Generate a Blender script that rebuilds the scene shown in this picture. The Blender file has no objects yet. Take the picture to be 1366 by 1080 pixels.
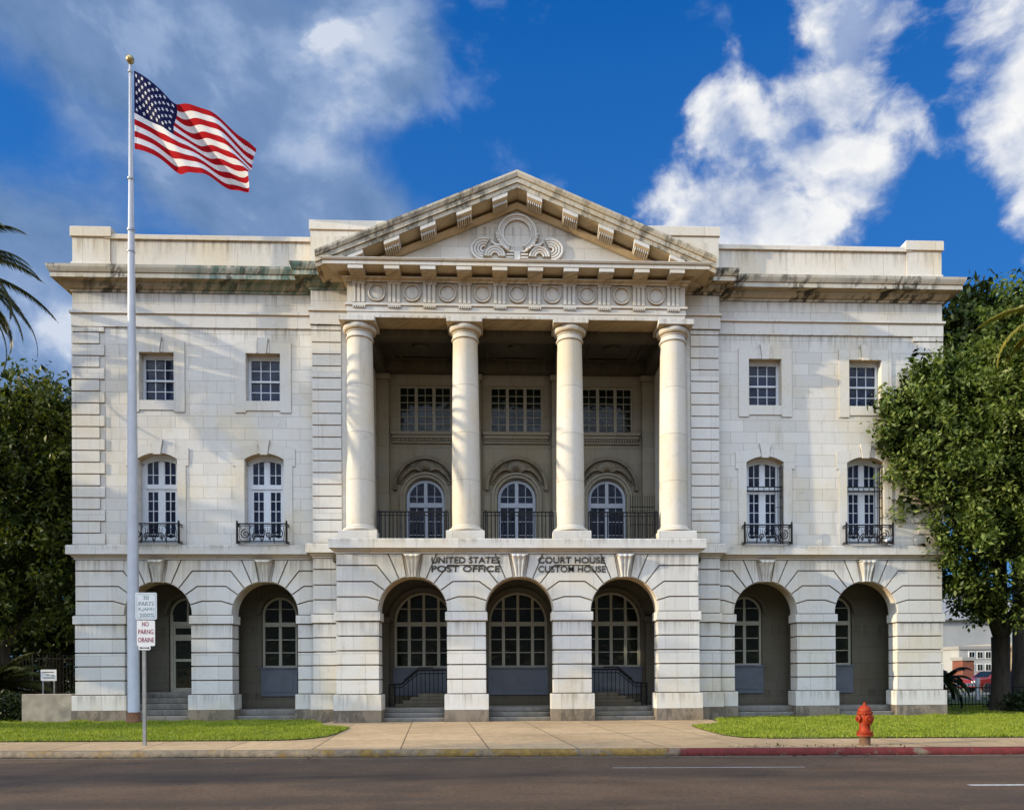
import bpy, bmesh, math, random
import numpy as np
from mathutils import Vector, Matrix
random.seed(7)
RNG = np.random.default_rng(11)
scene = bpy.context.scene
COL = scene.collection
PI = math.pi
R = math.radians
SUN_EL, SUN_AZ = 15.0, 12.0       # degrees: height, and angle in front of the facade plane (sun on the left)

# ------------------------------------------------------------------ node helpers
class NT:
    def __init__(s, tree):
        s.t = tree; s.n = tree.nodes; s.l = tree.links
    def new(s, typ, **kw):
        n = s.n.new(typ)
        for k, v in kw.items(): setattr(n, k, v)
        return n
    def put(s, sock, v):
        if isinstance(v, bpy.types.NodeSocket): s.l.new(v, sock)
        elif v is not None: sock.default_value = v
    def math(s, op, a, b=None, c=None, clamp=False):
        n = s.new('ShaderNodeMath', operation=op, use_clamp=clamp)
        s.put(n.inputs[0], a)
        if b is not None: s.put(n.inputs[1], b)
        if c is not None: s.put(n.inputs[2], c)
        return n.outputs[0]
    def mix(s, f, a, b, blend='MIX'):
        n = s.new('ShaderNodeMix', data_type='RGBA', blend_type=blend)
        s.put(n.inputs[0], f); s.put(n.inputs[6], a); s.put(n.inputs[7], b)
        return n.outputs[2]
    def noise(s, vec, scale, detail=4, rough=.55, dist=0.0, out=0):
        n = s.new('ShaderNodeTexNoise'); s.put(n.inputs['Vector'], vec)
        n.inputs['Scale'].default_value = scale; n.inputs['Detail'].default_value = detail
        n.inputs['Roughness'].default_value = rough; n.inputs['Distortion'].default_value = dist
        return n.outputs[out]
    def ramp(s, f, stops, interp='LINEAR'):
        n = s.new('ShaderNodeValToRGB'); s.put(n.inputs[0], f); cr = n.color_ramp; cr.interpolation = interp
        while len(cr.elements) < len(stops): cr.elements.new(.5)
        for e, (p, c) in zip(cr.elements, stops):
            e.position = p; e.color = (c[0], c[1], c[2], 1) if hasattr(c, '__len__') else (c, c, c, 1)
        return n.outputs[0]
    def sstep(s, x, a, b, lo=0.0, hi=1.0):
        n = s.new('ShaderNodeMapRange', interpolation_type='SMOOTHSTEP'); s.put(n.inputs[0], x)
        n.inputs[1].default_value = a; n.inputs[2].default_value = b
        n.inputs[3].default_value = lo; n.inputs[4].default_value = hi
        return n.outputs[0]
    def comb(s, x, y, z=0.0):
        n = s.new('ShaderNodeCombineXYZ'); s.put(n.inputs[0], x); s.put(n.inputs[1], y); s.put(n.inputs[2], z)
        return n.outputs[0]
    def sep(s, v):
        n = s.new('ShaderNodeSeparateXYZ'); s.put(n.inputs[0], v); return n.outputs
    def vmul(s, v, m):
        n = s.new('ShaderNodeVectorMath', operation='MULTIPLY'); s.put(n.inputs[0], v); n.inputs[1].default_value = m
        return n.outputs[0]
    def bump(s, h, strength=.3, dist=.02):
        n = s.new('ShaderNodeBump'); s.put(n.inputs['Height'], h)
        n.inputs['Strength'].default_value = strength; n.inputs['Distance'].default_value = dist
        return n.outputs[0]

def mat(name):
    m = bpy.data.materials.new(name); m.use_nodes = True
    nt = NT(m.node_tree); b = m.node_tree.nodes['Principled BSDF']
    return m, nt, b

def c4(c): return (c[0], c[1], c[2], 1)

def simple(name, col, rough=.6, metal=0.0, var=.12, scale=8, spec=.5, bump=0.0):
    m, nt, b = mat(name)
    pos = nt.new('ShaderNodeNewGeometry').outputs['Position']
    n = nt.noise(pos, scale, 5)
    lo = tuple(max(0, x*(1-var)) for x in col); hi = tuple(min(1, x*(1+var)) for x in col)
    nt.l.new(nt.ramp(n, [(.3, lo), (.7, hi)]), b.inputs['Base Color'])
    b.inputs['Roughness'].default_value = rough; b.inputs['Metallic'].default_value = metal
    b.inputs['Specular IOR Level'].default_value = spec
    if bump: nt.l.new(nt.bump(n, bump, .01), b.inputs['Normal'])
    return m

LEDGES = [(4.70, .7), (12.31, .55), (11.33, .5), (13.82, .6), (2.89, .5), (.88, .4), (5.14, .25)]
def stone(name, base=(.67, .665, .645), brick=(.78, .335, 5.14), mortar=.006, stain=.5, dark=0.0, green=0.0, vary=.085, zrow=0.5, soff=True, grime_shade=.6, drip=.6):
    m, nt, b = mat(name)
    g = nt.new('ShaderNodeNewGeometry'); pos = g.outputs['Position']
    x, y, z = nt.sep(pos)
    h = nt.math('ADD', x, y)
    col = None
    lo = tuple(c*(1-vary) for c in base); hi = tuple(min(.9, c*(1+vary*.55)) for c in base)
    if brick:
        bt = nt.new('ShaderNodeTexBrick'); bt.offset = zrow; bt.squash = 1.0
        nt.l.new(nt.comb(h, nt.math('SUBTRACT', z, brick[2]), 0.0), bt.inputs['Vector'])
        bt.inputs['Color1'].default_value = c4(lo); bt.inputs['Color2'].default_value = c4(hi)
        bt.inputs['Mortar'].default_value = c4((base[0]*.60, base[1]*.57, base[2]*.53))
        bt.inputs['Scale'].default_value = 1; bt.inputs['Mortar Size'].default_value = mortar
        bt.inputs['Mortar Smooth'].default_value = .35
        bt.inputs['Brick Width'].default_value = brick[0]; bt.inputs['Row Height'].default_value = brick[1]
        col = bt.outputs['Color']; joint = bt.outputs['Fac']
    else:
        col = nt.ramp(nt.noise(pos, 1.7, 3), [(.3, lo), (.7, hi)]); joint = None
    # warm / cool drifts over the facade
    n1 = nt.noise(pos, .55, 5, .6)
    col = nt.mix(nt.sstep(n1, .42, .70), col, nt.mix(1.0, col, (1.0, .93, .79, 1), 'MULTIPLY'))
    # vertical water streaks
    sv = nt.comb(nt.math('MULTIPLY', h, 5.0), 0.0, nt.math('MULTIPLY', z, .55))
    n2 = nt.noise(sv, 1.0, 6, .65)
    n3 = nt.noise(pos, .9, 4)
    st = nt.math('MULTIPLY', nt.sstep(n2, .50, .78), nt.sstep(n3, .38, .66))
    col = nt.mix(nt.math('MULTIPLY', st, stain), col, nt.mix(1.0, col, (.52, .47, .38, 1), 'MULTIPLY'))
    led = None
    for zl, dp in LEDGES:
        t = nt.math('MULTIPLY', nt.sstep(z, zl-dp, zl, 0, 1), nt.math('LESS_THAN', z, zl+.02))
        led = t if led is None else nt.math('MAXIMUM', led, t)
    n7 = nt.noise(nt.comb(nt.math('MULTIPLY', h, 7.0), nt.math('MULTIPLY', y, 2.0), nt.math('MULTIPLY', z, .35)), 1.0, 5, .7)
    led = nt.math('MULTIPLY', led, nt.sstep(n7, .44, .66))
    col = nt.mix(nt.math('MULTIPLY', led, drip), col, nt.mix(1.0, col, (.40, .37, .33, 1), 'MULTIPLY'))
    # grey bloom of soot
    n8 = nt.noise(pos, 2.3, 7, .72)
    col = nt.mix(nt.sstep(n8, .55, .72, 0, .30), col, nt.mix(1.0, col, (.60, .60, .60, 1), 'MULTIPLY'))
    # fine mottling
    n4 = nt.noise(pos, 14, 6, .7)
    col = nt.mix(1.0, col, nt.ramp(n4, [(.2, (.82, .81, .79)), (.5, (1, 1, 1)), (.85, (.93, .92, .90))]), 'MULTIPLY')
    # dirt and painted shade in recesses and joints, by ambient occlusion
    if grime_shade:
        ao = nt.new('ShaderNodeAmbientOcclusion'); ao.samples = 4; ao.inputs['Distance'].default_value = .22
        gr = nt.sstep(ao.outputs['AO'], .35, .9, grime_shade, 0.0)
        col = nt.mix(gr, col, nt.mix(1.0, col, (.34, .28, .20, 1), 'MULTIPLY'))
    if dark > 0:
        sv2 = nt.comb(nt.math('MULTIPLY', h, 3.2), nt.math('MULTIPLY', y, 2), nt.math('MULTIPLY', z, 1.7))
        n5 = nt.noise(sv2, 1.0, 7, .72)
        n6 = nt.noise(pos, .5, 2)
        dk = nt.math('MULTIPLY', nt.sstep(n5, .45, .58), nt.sstep(n6, .32, .52))
        col = nt.mix(nt.math('MULTIPLY', dk, dark), col, (.045, .045, .038, 1))
        if green > 0:   # copper-green run-off left of the portico
            gm = nt.math('MULTIPLY', nt.sstep(x, -10.6, -8.0), nt.sstep(x, -3.6, -4.6))
            gm = nt.math('MULTIPLY', gm, nt.sstep(n2, .36, .62))
            col = nt.mix(nt.math('MULTIPLY', gm, green), col, (.12, .21, .18, 1))
    if soff:            # undersides tinted brown: warm ground bounce painted into the colour
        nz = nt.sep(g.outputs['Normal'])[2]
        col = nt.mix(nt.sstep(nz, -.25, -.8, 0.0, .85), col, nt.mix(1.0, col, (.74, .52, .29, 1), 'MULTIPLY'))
    nt.l.new(col, b.inputs['Base Color'])
    b.inputs['Roughness'].default_value = .85; b.inputs['Specular IOR Level'].default_value = .25
    hh = n4 if joint is None else nt.math('SUBTRACT', nt.math('MULTIPLY', n4, .5), nt.math('MULTIPLY', joint, .8))
    nt.l.new(nt.bump(hh, .45, .012), b.inputs['Normal'])
    return m

M = {}
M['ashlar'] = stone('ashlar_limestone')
M['block'] = stone('rusticated_limestone', brick=(.66, 4.0, 2.0), mortar=.005, stain=.55, grime_shade=.85)
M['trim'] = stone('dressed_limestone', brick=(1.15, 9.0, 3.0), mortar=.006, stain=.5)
M['plain'] = stone('carved_limestone', brick=None, stain=.45, grime_shade=.55)
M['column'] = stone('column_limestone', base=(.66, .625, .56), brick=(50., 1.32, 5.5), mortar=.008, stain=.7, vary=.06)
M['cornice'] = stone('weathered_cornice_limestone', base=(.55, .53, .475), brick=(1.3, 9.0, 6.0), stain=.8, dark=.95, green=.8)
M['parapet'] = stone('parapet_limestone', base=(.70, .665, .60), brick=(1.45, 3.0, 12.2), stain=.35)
M['granite'] = stone('stained_base_granite', base=(.27, .23, .185), brick=(1.6, 4, 2), stain=.9, dark=.55, soff=False, grime_shade=.3)
M['inner'] = stone('loggia_plaster', base=(.33, .31, .255), brick=(1.1, .5, .2), mortar=.005, stain=.6, grime_shade=.5)
M['hood'] = stone('blackened_hood_stone', base=(.26, .235, .185), brick=None, stain=.9, dark=.6, grime_shade=.7)
M['arcade_inner'] = stone('arcade_plaster', base=(.135, .124, .098), brick=(1.1, .5, .2), mortar=.005, stain=.7, grime_shade=.6)
M['inner_dark'] = stone('soot_stained_limestone', base=(.30, .26, .19), brick=None, stain=.8, grime_shade=.6)
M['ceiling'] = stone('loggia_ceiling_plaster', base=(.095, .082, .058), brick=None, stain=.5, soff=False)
M['soffit'] = stone('bounce_tinted_soffit_stone', base=(.42, .31, .18), brick=None, stain=.5, soff=False)  # brown base colour stands in for warm light bounced up from the ground
M['step'] = stone('worn_step_stone', base=(.22, .215, .205), brick=(1.3, 9, 3), stain=.6, dark=.3, soff=False)
M['roof'] = simple('roof_membrane', (.32, .31, .29), .9)
M['white'] = simple('white_window_paint', (.58, .63, .70), .45, var=.05)
M['bluewhite'] = simple('blue_white_door_paint', (.42, .48, .58), .45, var=.06)
M['cream'] = simple('cream_window_paint', (.36, .35, .28), .5, var=.08)
M['panel'] = simple('slate_blue_panel_paint', (.10, .118, .15), .55, var=.15, scale=3)
M['iron'] = simple('black_iron', (.012, .012, .014), .7, 0, var=.3, spec=.2)
M['letter'] = simple('dark_bronze_lettering', (.045, .042, .038), .5, .3)
M['polepaint'] = simple('white_pole_paint', (.55, .58, .64), .4, var=.08, scale=2)
M['brass'] = simple('aged_gilt', (.42, .32, .14), .35, .8, var=.25)
M['rust'] = simple('rusty_iron', (.20, .09, .045), .85, var=.5, scale=30, bump=.3)
M['galv'] = simple('galvanised_steel', (.33, .34, .35), .45, .6, var=.15, scale=12)
M['signwhite'] = simple('white_sign_enamel', (.72, .73, .73), .4, var=.06)
M['signgrey'] = simple('faded_sign_enamel', (.55, .60, .66), .45, var=.08)
M['signgreen'] = simple('faded_green_print', (.20, .30, .30), .6)
M['signred'] = simple('faded_red_print', (.30, .035, .05), .6)
M['signblack'] = simple('black_print', (.02, .02, .02), .6)
M['flagred'] = simple('red_flag_cloth', (.32, .003, .008), .9, var=.05, spec=.1)
M['flagwhite'] = simple('white_flag_cloth', (.60, .61, .65), .9, var=.03, spec=.1)
M['flagblue'] = simple('navy_flag_cloth', (.005, .007, .050), .9, var=.08, spec=.1)
M['concrete'] = simple('grey_concrete', (.34, .30, .235), .9, var=.3, scale=3, bump=.2)

def glass(name, tint, rough=.06):
    m, nt, b = mat(name)
    pos = nt.new('ShaderNodeNewGeometry').outputs['Position']
    n = nt.noise(pos, 1.6, 2)
    nt.l.new(nt.ramp(n, [(.3, tuple(x*.5 for x in tint)), (.75, tuple(x*1.6 for x in tint))]), b.inputs['Base Color'])
    b.inputs['Roughness'].default_value = rough; b.inputs['IOR'].default_value = 1.5; b.inputs['Specular IOR Level'].default_value = .32
    nt.l.new(nt.bump(nt.noise(pos, 2.2, 2), .3, .05), b.inputs['Normal'])
    return m
M['glass_blue'] = glass('blue_black_glass', (.006, .012, .035))
M['glass_dark'] = glass('dark_glass', (.010, .014, .009), .1)

def red_paint():
    m, nt, b = mat('worn_red_hydrant_paint')
    pos = nt.new('ShaderNodeNewGeometry').outputs['Position']
    n = nt.noise(pos, 22, 6, .7); z = nt.sep(pos)[2]
    c = nt.ramp(nt.noise(pos, 7, 4), [(.3, (.21, .018, .003)), (.7, (.36, .038, .006))])
    w = nt.math('MULTIPLY', nt.sstep(n, .57, .66), .75)
    low = nt.sstep(nt.math('ADD', z, nt.math('MULTIPLY', n, .10)), .36, .30)
    w = nt.math('MAXIMUM', w, low)
    nt.l.new(nt.mix(w, c, (.15, .085, .05, 1)), b.inputs['Base Color'])
    nt.l.new(nt.math('ADD', nt.math('MULTIPLY', w, .3), .55), b.inputs['Roughness'])
    b.inputs['Specular IOR Level'].default_value = .25
    nt.l.new(nt.bump(n, .3, .006), b.inputs['Normal'])
    return m
M['hydrant'] = red_paint()

def leafmat(name, cols, trans=.35, rough=.45, scale=.5, spec=.3):
    m, nt, b = mat(name)
    g = nt.new('ShaderNodeNewGeometry')
    r = g.outputs['Random Per Island']
    n = nt.noise(g.outputs['Position'], scale, 2)
    f = nt.math('ADD', nt.math('MULTIPLY', r, .6), nt.math('MULTIPLY', n, .45), clamp=True)
    col = nt.ramp(f, [(i/(len(cols)-1)*.8+.1, c) for i, c in enumerate(cols)])
    nt.l.new(col, b.inputs['Base Color']); b.inputs['Roughness'].default_value = rough
    b.inputs['Specular IOR Level'].default_value = spec
    tr = nt.new('ShaderNodeBsdfTranslucent')
    nt.l.new(nt.mix(1.0, col, (1.0, 1.0, .45, 1), 'MULTIPLY'), tr.inputs[0])
    mx = nt.new('ShaderNodeMixShader'); mx.inputs[0].default_value = trans
    nt.l.new(b.outputs[0], mx.inputs[1]); nt.l.new(tr.outputs[0], mx.inputs[2])
    nt.l.new(mx.outputs[0], nt.n['Material Output'].inputs[0])
    return m
M['oak_leaf'] = leafmat('oak_leaves', [(.018, .038, .008), (.066, .112, .018), (.155, .215, .042), (.32, .37, .13)])
M['dark_leaf'] = leafmat('dark_leaves', [(.010, .022, .008), (.028, .048, .012), (.06, .08, .018)], .25)
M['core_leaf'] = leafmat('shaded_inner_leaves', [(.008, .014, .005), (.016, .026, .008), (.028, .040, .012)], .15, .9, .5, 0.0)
M['left_leaf'] = leafmat('bushy_leaves', [(.014, .030, .008), (.055, .085, .014), (.15, .17, .028)], .35)
M['palm_leaf'] = leafmat('palm_leaves', [(.022, .034, .010), (.05, .06, .018), (.085, .085, .03)], .15)
M['palm_yellow'] = leafmat('yellow_palm_leaves', [(.12, .13, .02), (.22, .20, .03), (.34, .25, .03)], .25)  # yellow is the leaf colour of these fronds
M['hedge_leaf'] = leafmat('hedge_leaves', [(.010, .022, .006), (.022, .038, .010), (.05, .07, .018)], .2)
M['grass'] = leafmat('lawn_blades', [(.085, .12, .012), (.20, .28, .020), (.33, .40, .035), (.46, .45, .10)], .35, .6, .8)

def barkmat():
    m, nt, b = mat('oak_bark')
    pos = nt.new('ShaderNodeNewGeometry').outputs['Position']
    n = nt.noise(nt.vmul(pos, (9, 9, 1.6)), 1.0, 6, .65)
    nt.l.new(nt.ramp(n, [(.3, (.020, .016, .012)), (.7, (.075, .06, .045))]), b.inputs['Base Color'])
    b.inputs['Roughness'].default_value = .95
    nt.l.new(nt.bump(n, .8, .03), b.inputs['Normal'])
    return m
M['bark'] = barkmat()

# ------------------------------------------------------------------ mesh helpers
class MB:
    def __init__(s): s.v = []; s.f = []; s.m = []
    def add(s, verts, faces, mi=0):
        o = len(s.v); s.v += [tuple(p) for p in verts]
        for f in faces: s.f.append(tuple(i+o for i in f)); s.m.append(mi)
    def box(s, x0, x1, y0, y1, z0, z1, mi=0):
        s.add([(x0,y0,z0),(x1,y0,z0),(x1,y1,z0),(x0,y1,z0),(x0,y0,z1),(x1,y0,z1),(x1,y1,z1),(x0,y1,z1)],
              [(0,3,2,1),(4,5,6,7),(0,1,5,4),(1,2,6,5),(2,3,7,6),(3,0,4,7)], mi)
    def loops(s, rings, mi=0, cap=True, closed=True):
        n = len(rings[0]); v = [p for r in rings for p in r]; f = []
        for i in range(len(rings)-1):
            for j in range(n if closed else n-1):
                k = (j+1) % n
                f.append((i*n+j, i*n+k, (i+1)*n+k, (i+1)*n+j))
        if cap:
            f.append(tuple(range(n-1, -1, -1))); f.append(tuple((len(rings)-1)*n+j for j in range(n)))
        s.add(v, f, mi)
    def block(s, x0, x1, y0, y1, z0, z1, g=.030, mi=0):      # V-jointed top and bottom
        rings = []; h = g*.55; d = g*1.5
        for o, z in ((d, z0), (d, z0+h), (.006, z0+h), (0, z0+h+.008), (0, z1-h-.008), (.006, z1-h), (d, z1-h), (d, z1)):
            rings.append([(x0+o, y0+o, z), (x1-o, y0+o, z), (x1-o, y1-o, z), (x0+o, y1-o, z)])
        s.loops(rings, mi)
    def bevbox(s, x0, x1, y0, y1, z0, z1, g=.01, mi=0):      # all edges softened
        rings = []
        for o, z in ((g, z0), (0, z0+g), (0, z1-g), (g, z1)):
            q = g
            rings.append([(x0+o+q*(o==0)*0, y0+o, z), (x1-o, y0+o, z), (x1-o, y1-o, z), (x0+o, y1-o, z)])
        s.loops(rings, mi)
    def prism(s, poly, y0, y1, mi=0):                        # poly in (x, z)
        s.loops([[(x, y0, z) for x, z in poly], [(x, y1, z) for x, z in poly]], mi)
    def prismx(s, poly, x0, x1, mi=0):                       # poly in (y, z)
        s.loops([[(x0, y, z) for y, z in poly], [(x1, y, z) for y, z in poly]], mi)
    def stone(s, poly, y0, y1, g=.030, mi=0, flush=None):     # channelled-front prism
        p = inset(poly, g*.55+.006); q = inset(poly, g*.55); d = g*1.5
        if flush is not None: p, q = ([(flush if abs(x-flush) < .035 else x, z) for x, z in r] for r in (p, q))
        s.loops([[(x, y0, z) for x, z in p], [(x, y0+.007, z) for x, z in q], [(x, y0+d, z) for x, z in q], [(x, y0+d, z) for x, z in poly], [(x, y1, z) for x, z in poly]], mi)
    def lathe(s, prof, cx=0, cy=0, n=32, mi=0, cap=True):    # prof (r, z)
        s.loops([[(cx+r*math.cos(2*PI*j/n), cy+r*math.sin(2*PI*j/n), z) for j in range(n)] for r, z in prof], mi, cap)
    def tube(s, pts, r, n=6, mi=0, cap=True):
        pts = [Vector(p) for p in pts]; rings = []
        up = Vector((0.31, 0.17, .93))
        for i, p in enumerate(pts):
            d = (pts[min(i+1, len(pts)-1)] - pts[max(i-1, 0)])
            d = d.normalized() if d.length > 1e-9 else Vector((0, 0, 1))
            u = d.cross(up)
            if u.length < .05: u = d.cross(Vector((1, 0, 0)))
            u.normalize(); w = d.cross(u)
            rr = r[i] if hasattr(r, '__len__') else r
            rings.append([tuple(p + (u*math.cos(2*PI*j/n) + w*math.sin(2*PI*j/n))*rr) for j in range(n)])
        s.loops(rings, mi, cap)
    def sweep(s, path, prof, mi=0):                          # plan path, outward = right-hand side; prof (out, z)
        P = [Vector((p[0], p[1])) for p in path]; rings = []
        for i, p in enumerate(P):
            ns = []
            if i > 0: d = (P[i]-P[i-1]).normalized(); ns.append(Vector((d.y, -d.x)))
            if i < len(P)-1: d = (P[i+1]-P[i]).normalized(); ns.append(Vector((d.y, -d.x)))
            if len(ns) == 2:
                b = ns[0]+ns[1]; b = b/(b.length_squared/2) if b.length > 1e-6 else ns[0]
            else: b = ns[0]
            rings.append([(p.x+b.x*o, p.y+b.y*o, z) for o, z in prof])
        n = len(prof); v = [q for r in rings for q in r]; f = []
        for i in range(len(rings)-1):
            for j in range(n-1):
                f.append((i*n+j, (i+1)*n+j, (i+1)*n+j+1, i*n+j+1))
        f.append(tuple(range(n))); f.append(tuple((len(rings)-1)*n+j for j in range(n-1, -1, -1)))
        s.add(v, f, mi)
    def build(s, name, mats, parent=None, loc=None, smooth=False, recalc=True):
        me = bpy.data.meshes.new(name); me.from_pydata(s.v, [], s.f)
        if not isinstance(mats, (list, tuple)): mats = [mats]
        for m in mats: me.materials.append(m)
        if len(mats) > 1: me.polygons.foreach_set('material_index', s.m)
        if recalc:
            bm = bmesh.new(); bm.from_mesh(me); bmesh.ops.recalc_face_normals(bm, faces=bm.faces[:]); bm.to_mesh(me); bm.free()
        if smooth:
            me.polygons.foreach_set('use_smooth', [True]*len(me.polygons))
            if smooth != 'all':
                bm = bmesh.new(); bm.from_mesh(me)
                for e in bm.edges:
                    if len(e.link_faces) == 2 and e.calc_face_angle(0) > R(35): e.smooth = False
                bm.to_mesh(me); bm.free()
        me.update()
        o = bpy.data.objects.new(name, me); COL.objects.link(o)
        if parent is not None: o.parent = parent
        if loc is not None: o.location = loc
        return o

def inset(poly, g):
    n = len(poly); A = sum(poly[i][0]*poly[(i+1) % n][1]-poly[(i+1) % n][0]*poly[i][1] for i in range(n))
    sg = 1 if A > 0 else -1; out = []
    for i in range(n):
        p0 = Vector(poly[i-1]); p1 = Vector(poly[i]); p2 = Vector(poly[(i+1) % n])
        d1 = (p1-p0); d2 = (p2-p1)
        d1 = d1.normalized() if d1.length > 1e-9 else d1; d2 = d2.normalized() if d2.length > 1e-9 else d2
        n1 = Vector((-d1.y, d1.x))*sg; n2 = Vector((-d2.y, d2.x))*sg
        b = n1+n2
        if b.length < 1e-6: b = n1
        b = b*(2/b.length_squared) if b.length_squared > .6 else b.normalized()*1.6
        out.append((p1.x+b.x*g, p1.y+b.y*g))
    return out

def empty(name, loc=(0, 0, 0), rz=0.0, parent=None):
    o = bpy.data.objects.new(name, None); COL.objects.link(o); o.location = loc; o.rotation_euler = (0, 0, rz)
    o.empty_display_size = .2
    if parent is not None: o.parent = parent
    return o
def tag(o, label, cat, group=None, kind=None):
    o['label'] = label; o['category'] = cat
    if group: o['group'] = group
    if kind: o['kind'] = kind
    return o
def struct(o): o['kind'] = 'structure'; return o
def dup(o, loc=None, parent='same', mirror=False):
    c = o.copy(); COL.objects.link(c)
    if parent != 'same': c.parent = parent
    if loc is not None: c.location = loc
    if mirror: c.scale = (-1, 1, 1)
    for ch in list(o.children):
        d = ch.copy(); COL.objects.link(d); d.parent = c
    return c

def arc(cx, cz, r, a0, a1, n):
    return [(cx+r*math.cos(R(a0+(a1-a0)*i/n)), cz+r*math.sin(R(a0+(a1-a0)*i/n))) for i in range(n+1)]
def segtop(x0, x1, zs, rise, n=10):      # segmental arch from (x0,zs) to (x1,zs), left to right
    c = (x1-x0)/2; r = (c*c+rise*rise)/(2*rise); cz = zs+rise-r; cx = (x0+x1)/2; a = math.degrees(math.asin(c/r))
    return arc(cx, cz, r, 90+a, 90-a, n)

def wall(mb, x0, x1, z0, z1, y0, y1, ops, mi=0):
    """solid wall with holes; ops = [(bottom z, [top points left to right])], not overlapping in x"""
    ops = sorted(ops, key=lambda o: o[1][0][0]); x = x0
    for zb, top in ops:
        xa, xb = top[0][0], top[-1][0]
        if xa > x+1e-4: mb.box(x, xa, y0, y1, z0, z1, mi)
        if zb > z0+1e-4: mb.box(xa, xb, y0, y1, z0, zb, mi)
        up = [(px, pz) for px, pz in top]
        n = len(up); V = []; F = []
        for px, pz in up: V += [(px, y0, pz), (px, y0, z1), (px, y1, pz), (px, y1, z1)]
        for i in range(n-1):
            a = 4*i; b = a+4
            F += [(a, b, b+1, a+1), (a+2, a+3, b+3, b+2), (a, a+2, b+2, b), (a+1, b+1, b+3, a+3)]
        mb.add(V, F, mi); x = xb
    if x1 > x+1e-4: mb.box(x, x1, y0, y1, z0, z1, mi)

# ------------------------------------------------------------------ THE COURTHOUSE
W, XP, XB = 12.58, 5.82, 5.0          # wing edge, pilaster outer edge, centre block edge
YP, YB = -.30, -1.07                  # pilaster and centre block planes
ZS, RA = 3.17, .93                    # arch springing and radius
courthouse = tag(empty('courthouse'), 'white limestone three-storey courthouse with columned portico and arcaded ground floor', 'building')
P = courthouse
CZ = [.88, 1.29, 1.69, 2.08, 2.48, 2.89]
JZ = [3.14, 3.55, 3.97, 4.41, 4.74]   # bed joints above the impost
TH = [0, 17, 36, 52, 67, 80]

def pier(mb, x0, x1, y0, y1):
    for a, b in zip(CZ[:-1], CZ[1:]): mb.block(x0, x1, y0, y1, a, b)
    mb.block(x0-.045, x1+.045, y0-.045, y1+.02, 2.89, 3.14, .015)
    mb.block(x0-.07, x1+.07, y0-.07, y1+.03, .44, .88, .012)
    mb.block(x0-.075, x1+.075, y0-.078, y1+.03, .05, .44, .008, 1)

def arch_half(mb, cx, b, y0, y1, sgn):
    """voussoir stones of one half arch; b = distance from the arch axis to the end of the stonework"""
    def pt(x, z): return (cx+sgn*x, z)
    def joint(k):
        """points of joint k from intrados outward to x=b"""
        th = R(TH[k]); i0 = (RA*math.cos(th), ZS+RA*math.sin(th))
        if k == 0: return [(RA, JZ[0]), (b, JZ[0])]
        zt = JZ[k] if k < 4 else JZ[4]
        xr = (zt-ZS)/math.tan(th)
        if k <= 3:
            if xr >= b-.02: return [i0, (b, ZS+b*math.tan(th))]
            return [i0, (xr, zt), (b, zt)]
        return [i0, (xr, JZ[4])]
    for k in range(5):
        j0 = joint(k); j1 = joint(k+1) if k < 4 else [(RA*math.cos(R(80)), ZS+RA*math.sin(R(80))), ((JZ[4]-ZS)/math.tan(R(80)), JZ[4])]
        ar = arc(0, ZS, RA, TH[k], TH[k+1], 4)
        poly = list(j0[::-1]) + ([ar[0]] if k == 0 else []) + ar[1:-1] + j1
        if k == 3: poly += [(b, JZ[4])]
        poly = [p for i, p in enumerate(poly) if i == 0 or (abs(p[0]-poly[i-1][0])+abs(p[1]-poly[i-1][1])) > 1e-4]
        mb.stone([pt(*p) for p in poly], y0, y1, flush=None if b > 2 else cx+sgn*b)
    # key wedge behind the keystone
    a = (RA*math.cos(R(80)), ZS+RA*math.sin(R(80))); t = (JZ[4]-ZS)/math.tan(R(80))
    mb.prism([pt(0, ZS+RA), pt(a[0], a[1]), pt(t, JZ[4]), pt(0, JZ[4])], y0+.03, y1)

BAYS_W = [7.26, 10.27]; BAYS_C = [-2.92, 0, 2.92]
def arcade_wing(s):
    mb = MB(); y0, y1 = 0, .5
    edges = [(XP-.0, 7.26-RA), (7.26+RA, 10.27-RA), (10.27+RA, W)]
    for a, b in edges:
        x0, x1 = (a, b) if s > 0 else (-b, -a); pier(mb, x0, x1, y0, y1)
    mid = (7.26+10.27)/2
    arch_half(mb, s*7.26, 7.26-XP, y0, y1, -s); arch_half(mb, s*7.26, mid-7.26, y0, y1, s)
    arch_half(mb, s*10.27, 10.27-mid, y0, y1, -s); arch_half(mb, s*10.27, W-10.27, y0, y1, s)
    # pilaster strip
    x0, x1 = (XB+.002, XP) if s > 0 else (-XP, -XB-.002)
    pier(mb, x0, x1, YP, .6)
    for a, b in zip(JZ[:-1], JZ[1:]): mb.block(x0, x1, YP, .6, a, b)
    # flank of the building
    mb.box(min(s*(W-.5), s*(W-.02)), max(s*(W-.5), s*(W-.02)), .5, 13.98, .05, 4.74)
    mb.build('arcade_wall', [M['block'], M['granite']], P)
arcade_wing(-1); arcade_wing(1)
mb = MB(); y0, y1 = YB, YB+.55
pier(mb, -XB, -2.92-RA, y0, y1); pier(mb, 2.92+RA, XB, y0, y1)
pier(mb, -2.92+RA, -RA, y0, y1); pier(mb, RA, 2.92-RA, y0, y1)
for cx in BAYS_C:
    arch_half(mb, cx, XB-2.92 if cx < 0 else 1.46, y0, y1, -1); arch_half(mb, cx, XB-2.92 if cx > 0 else 1.46, y0, y1, 1)
mb.build('arcade_wall', [M['block'], M['granite']], P)

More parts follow.
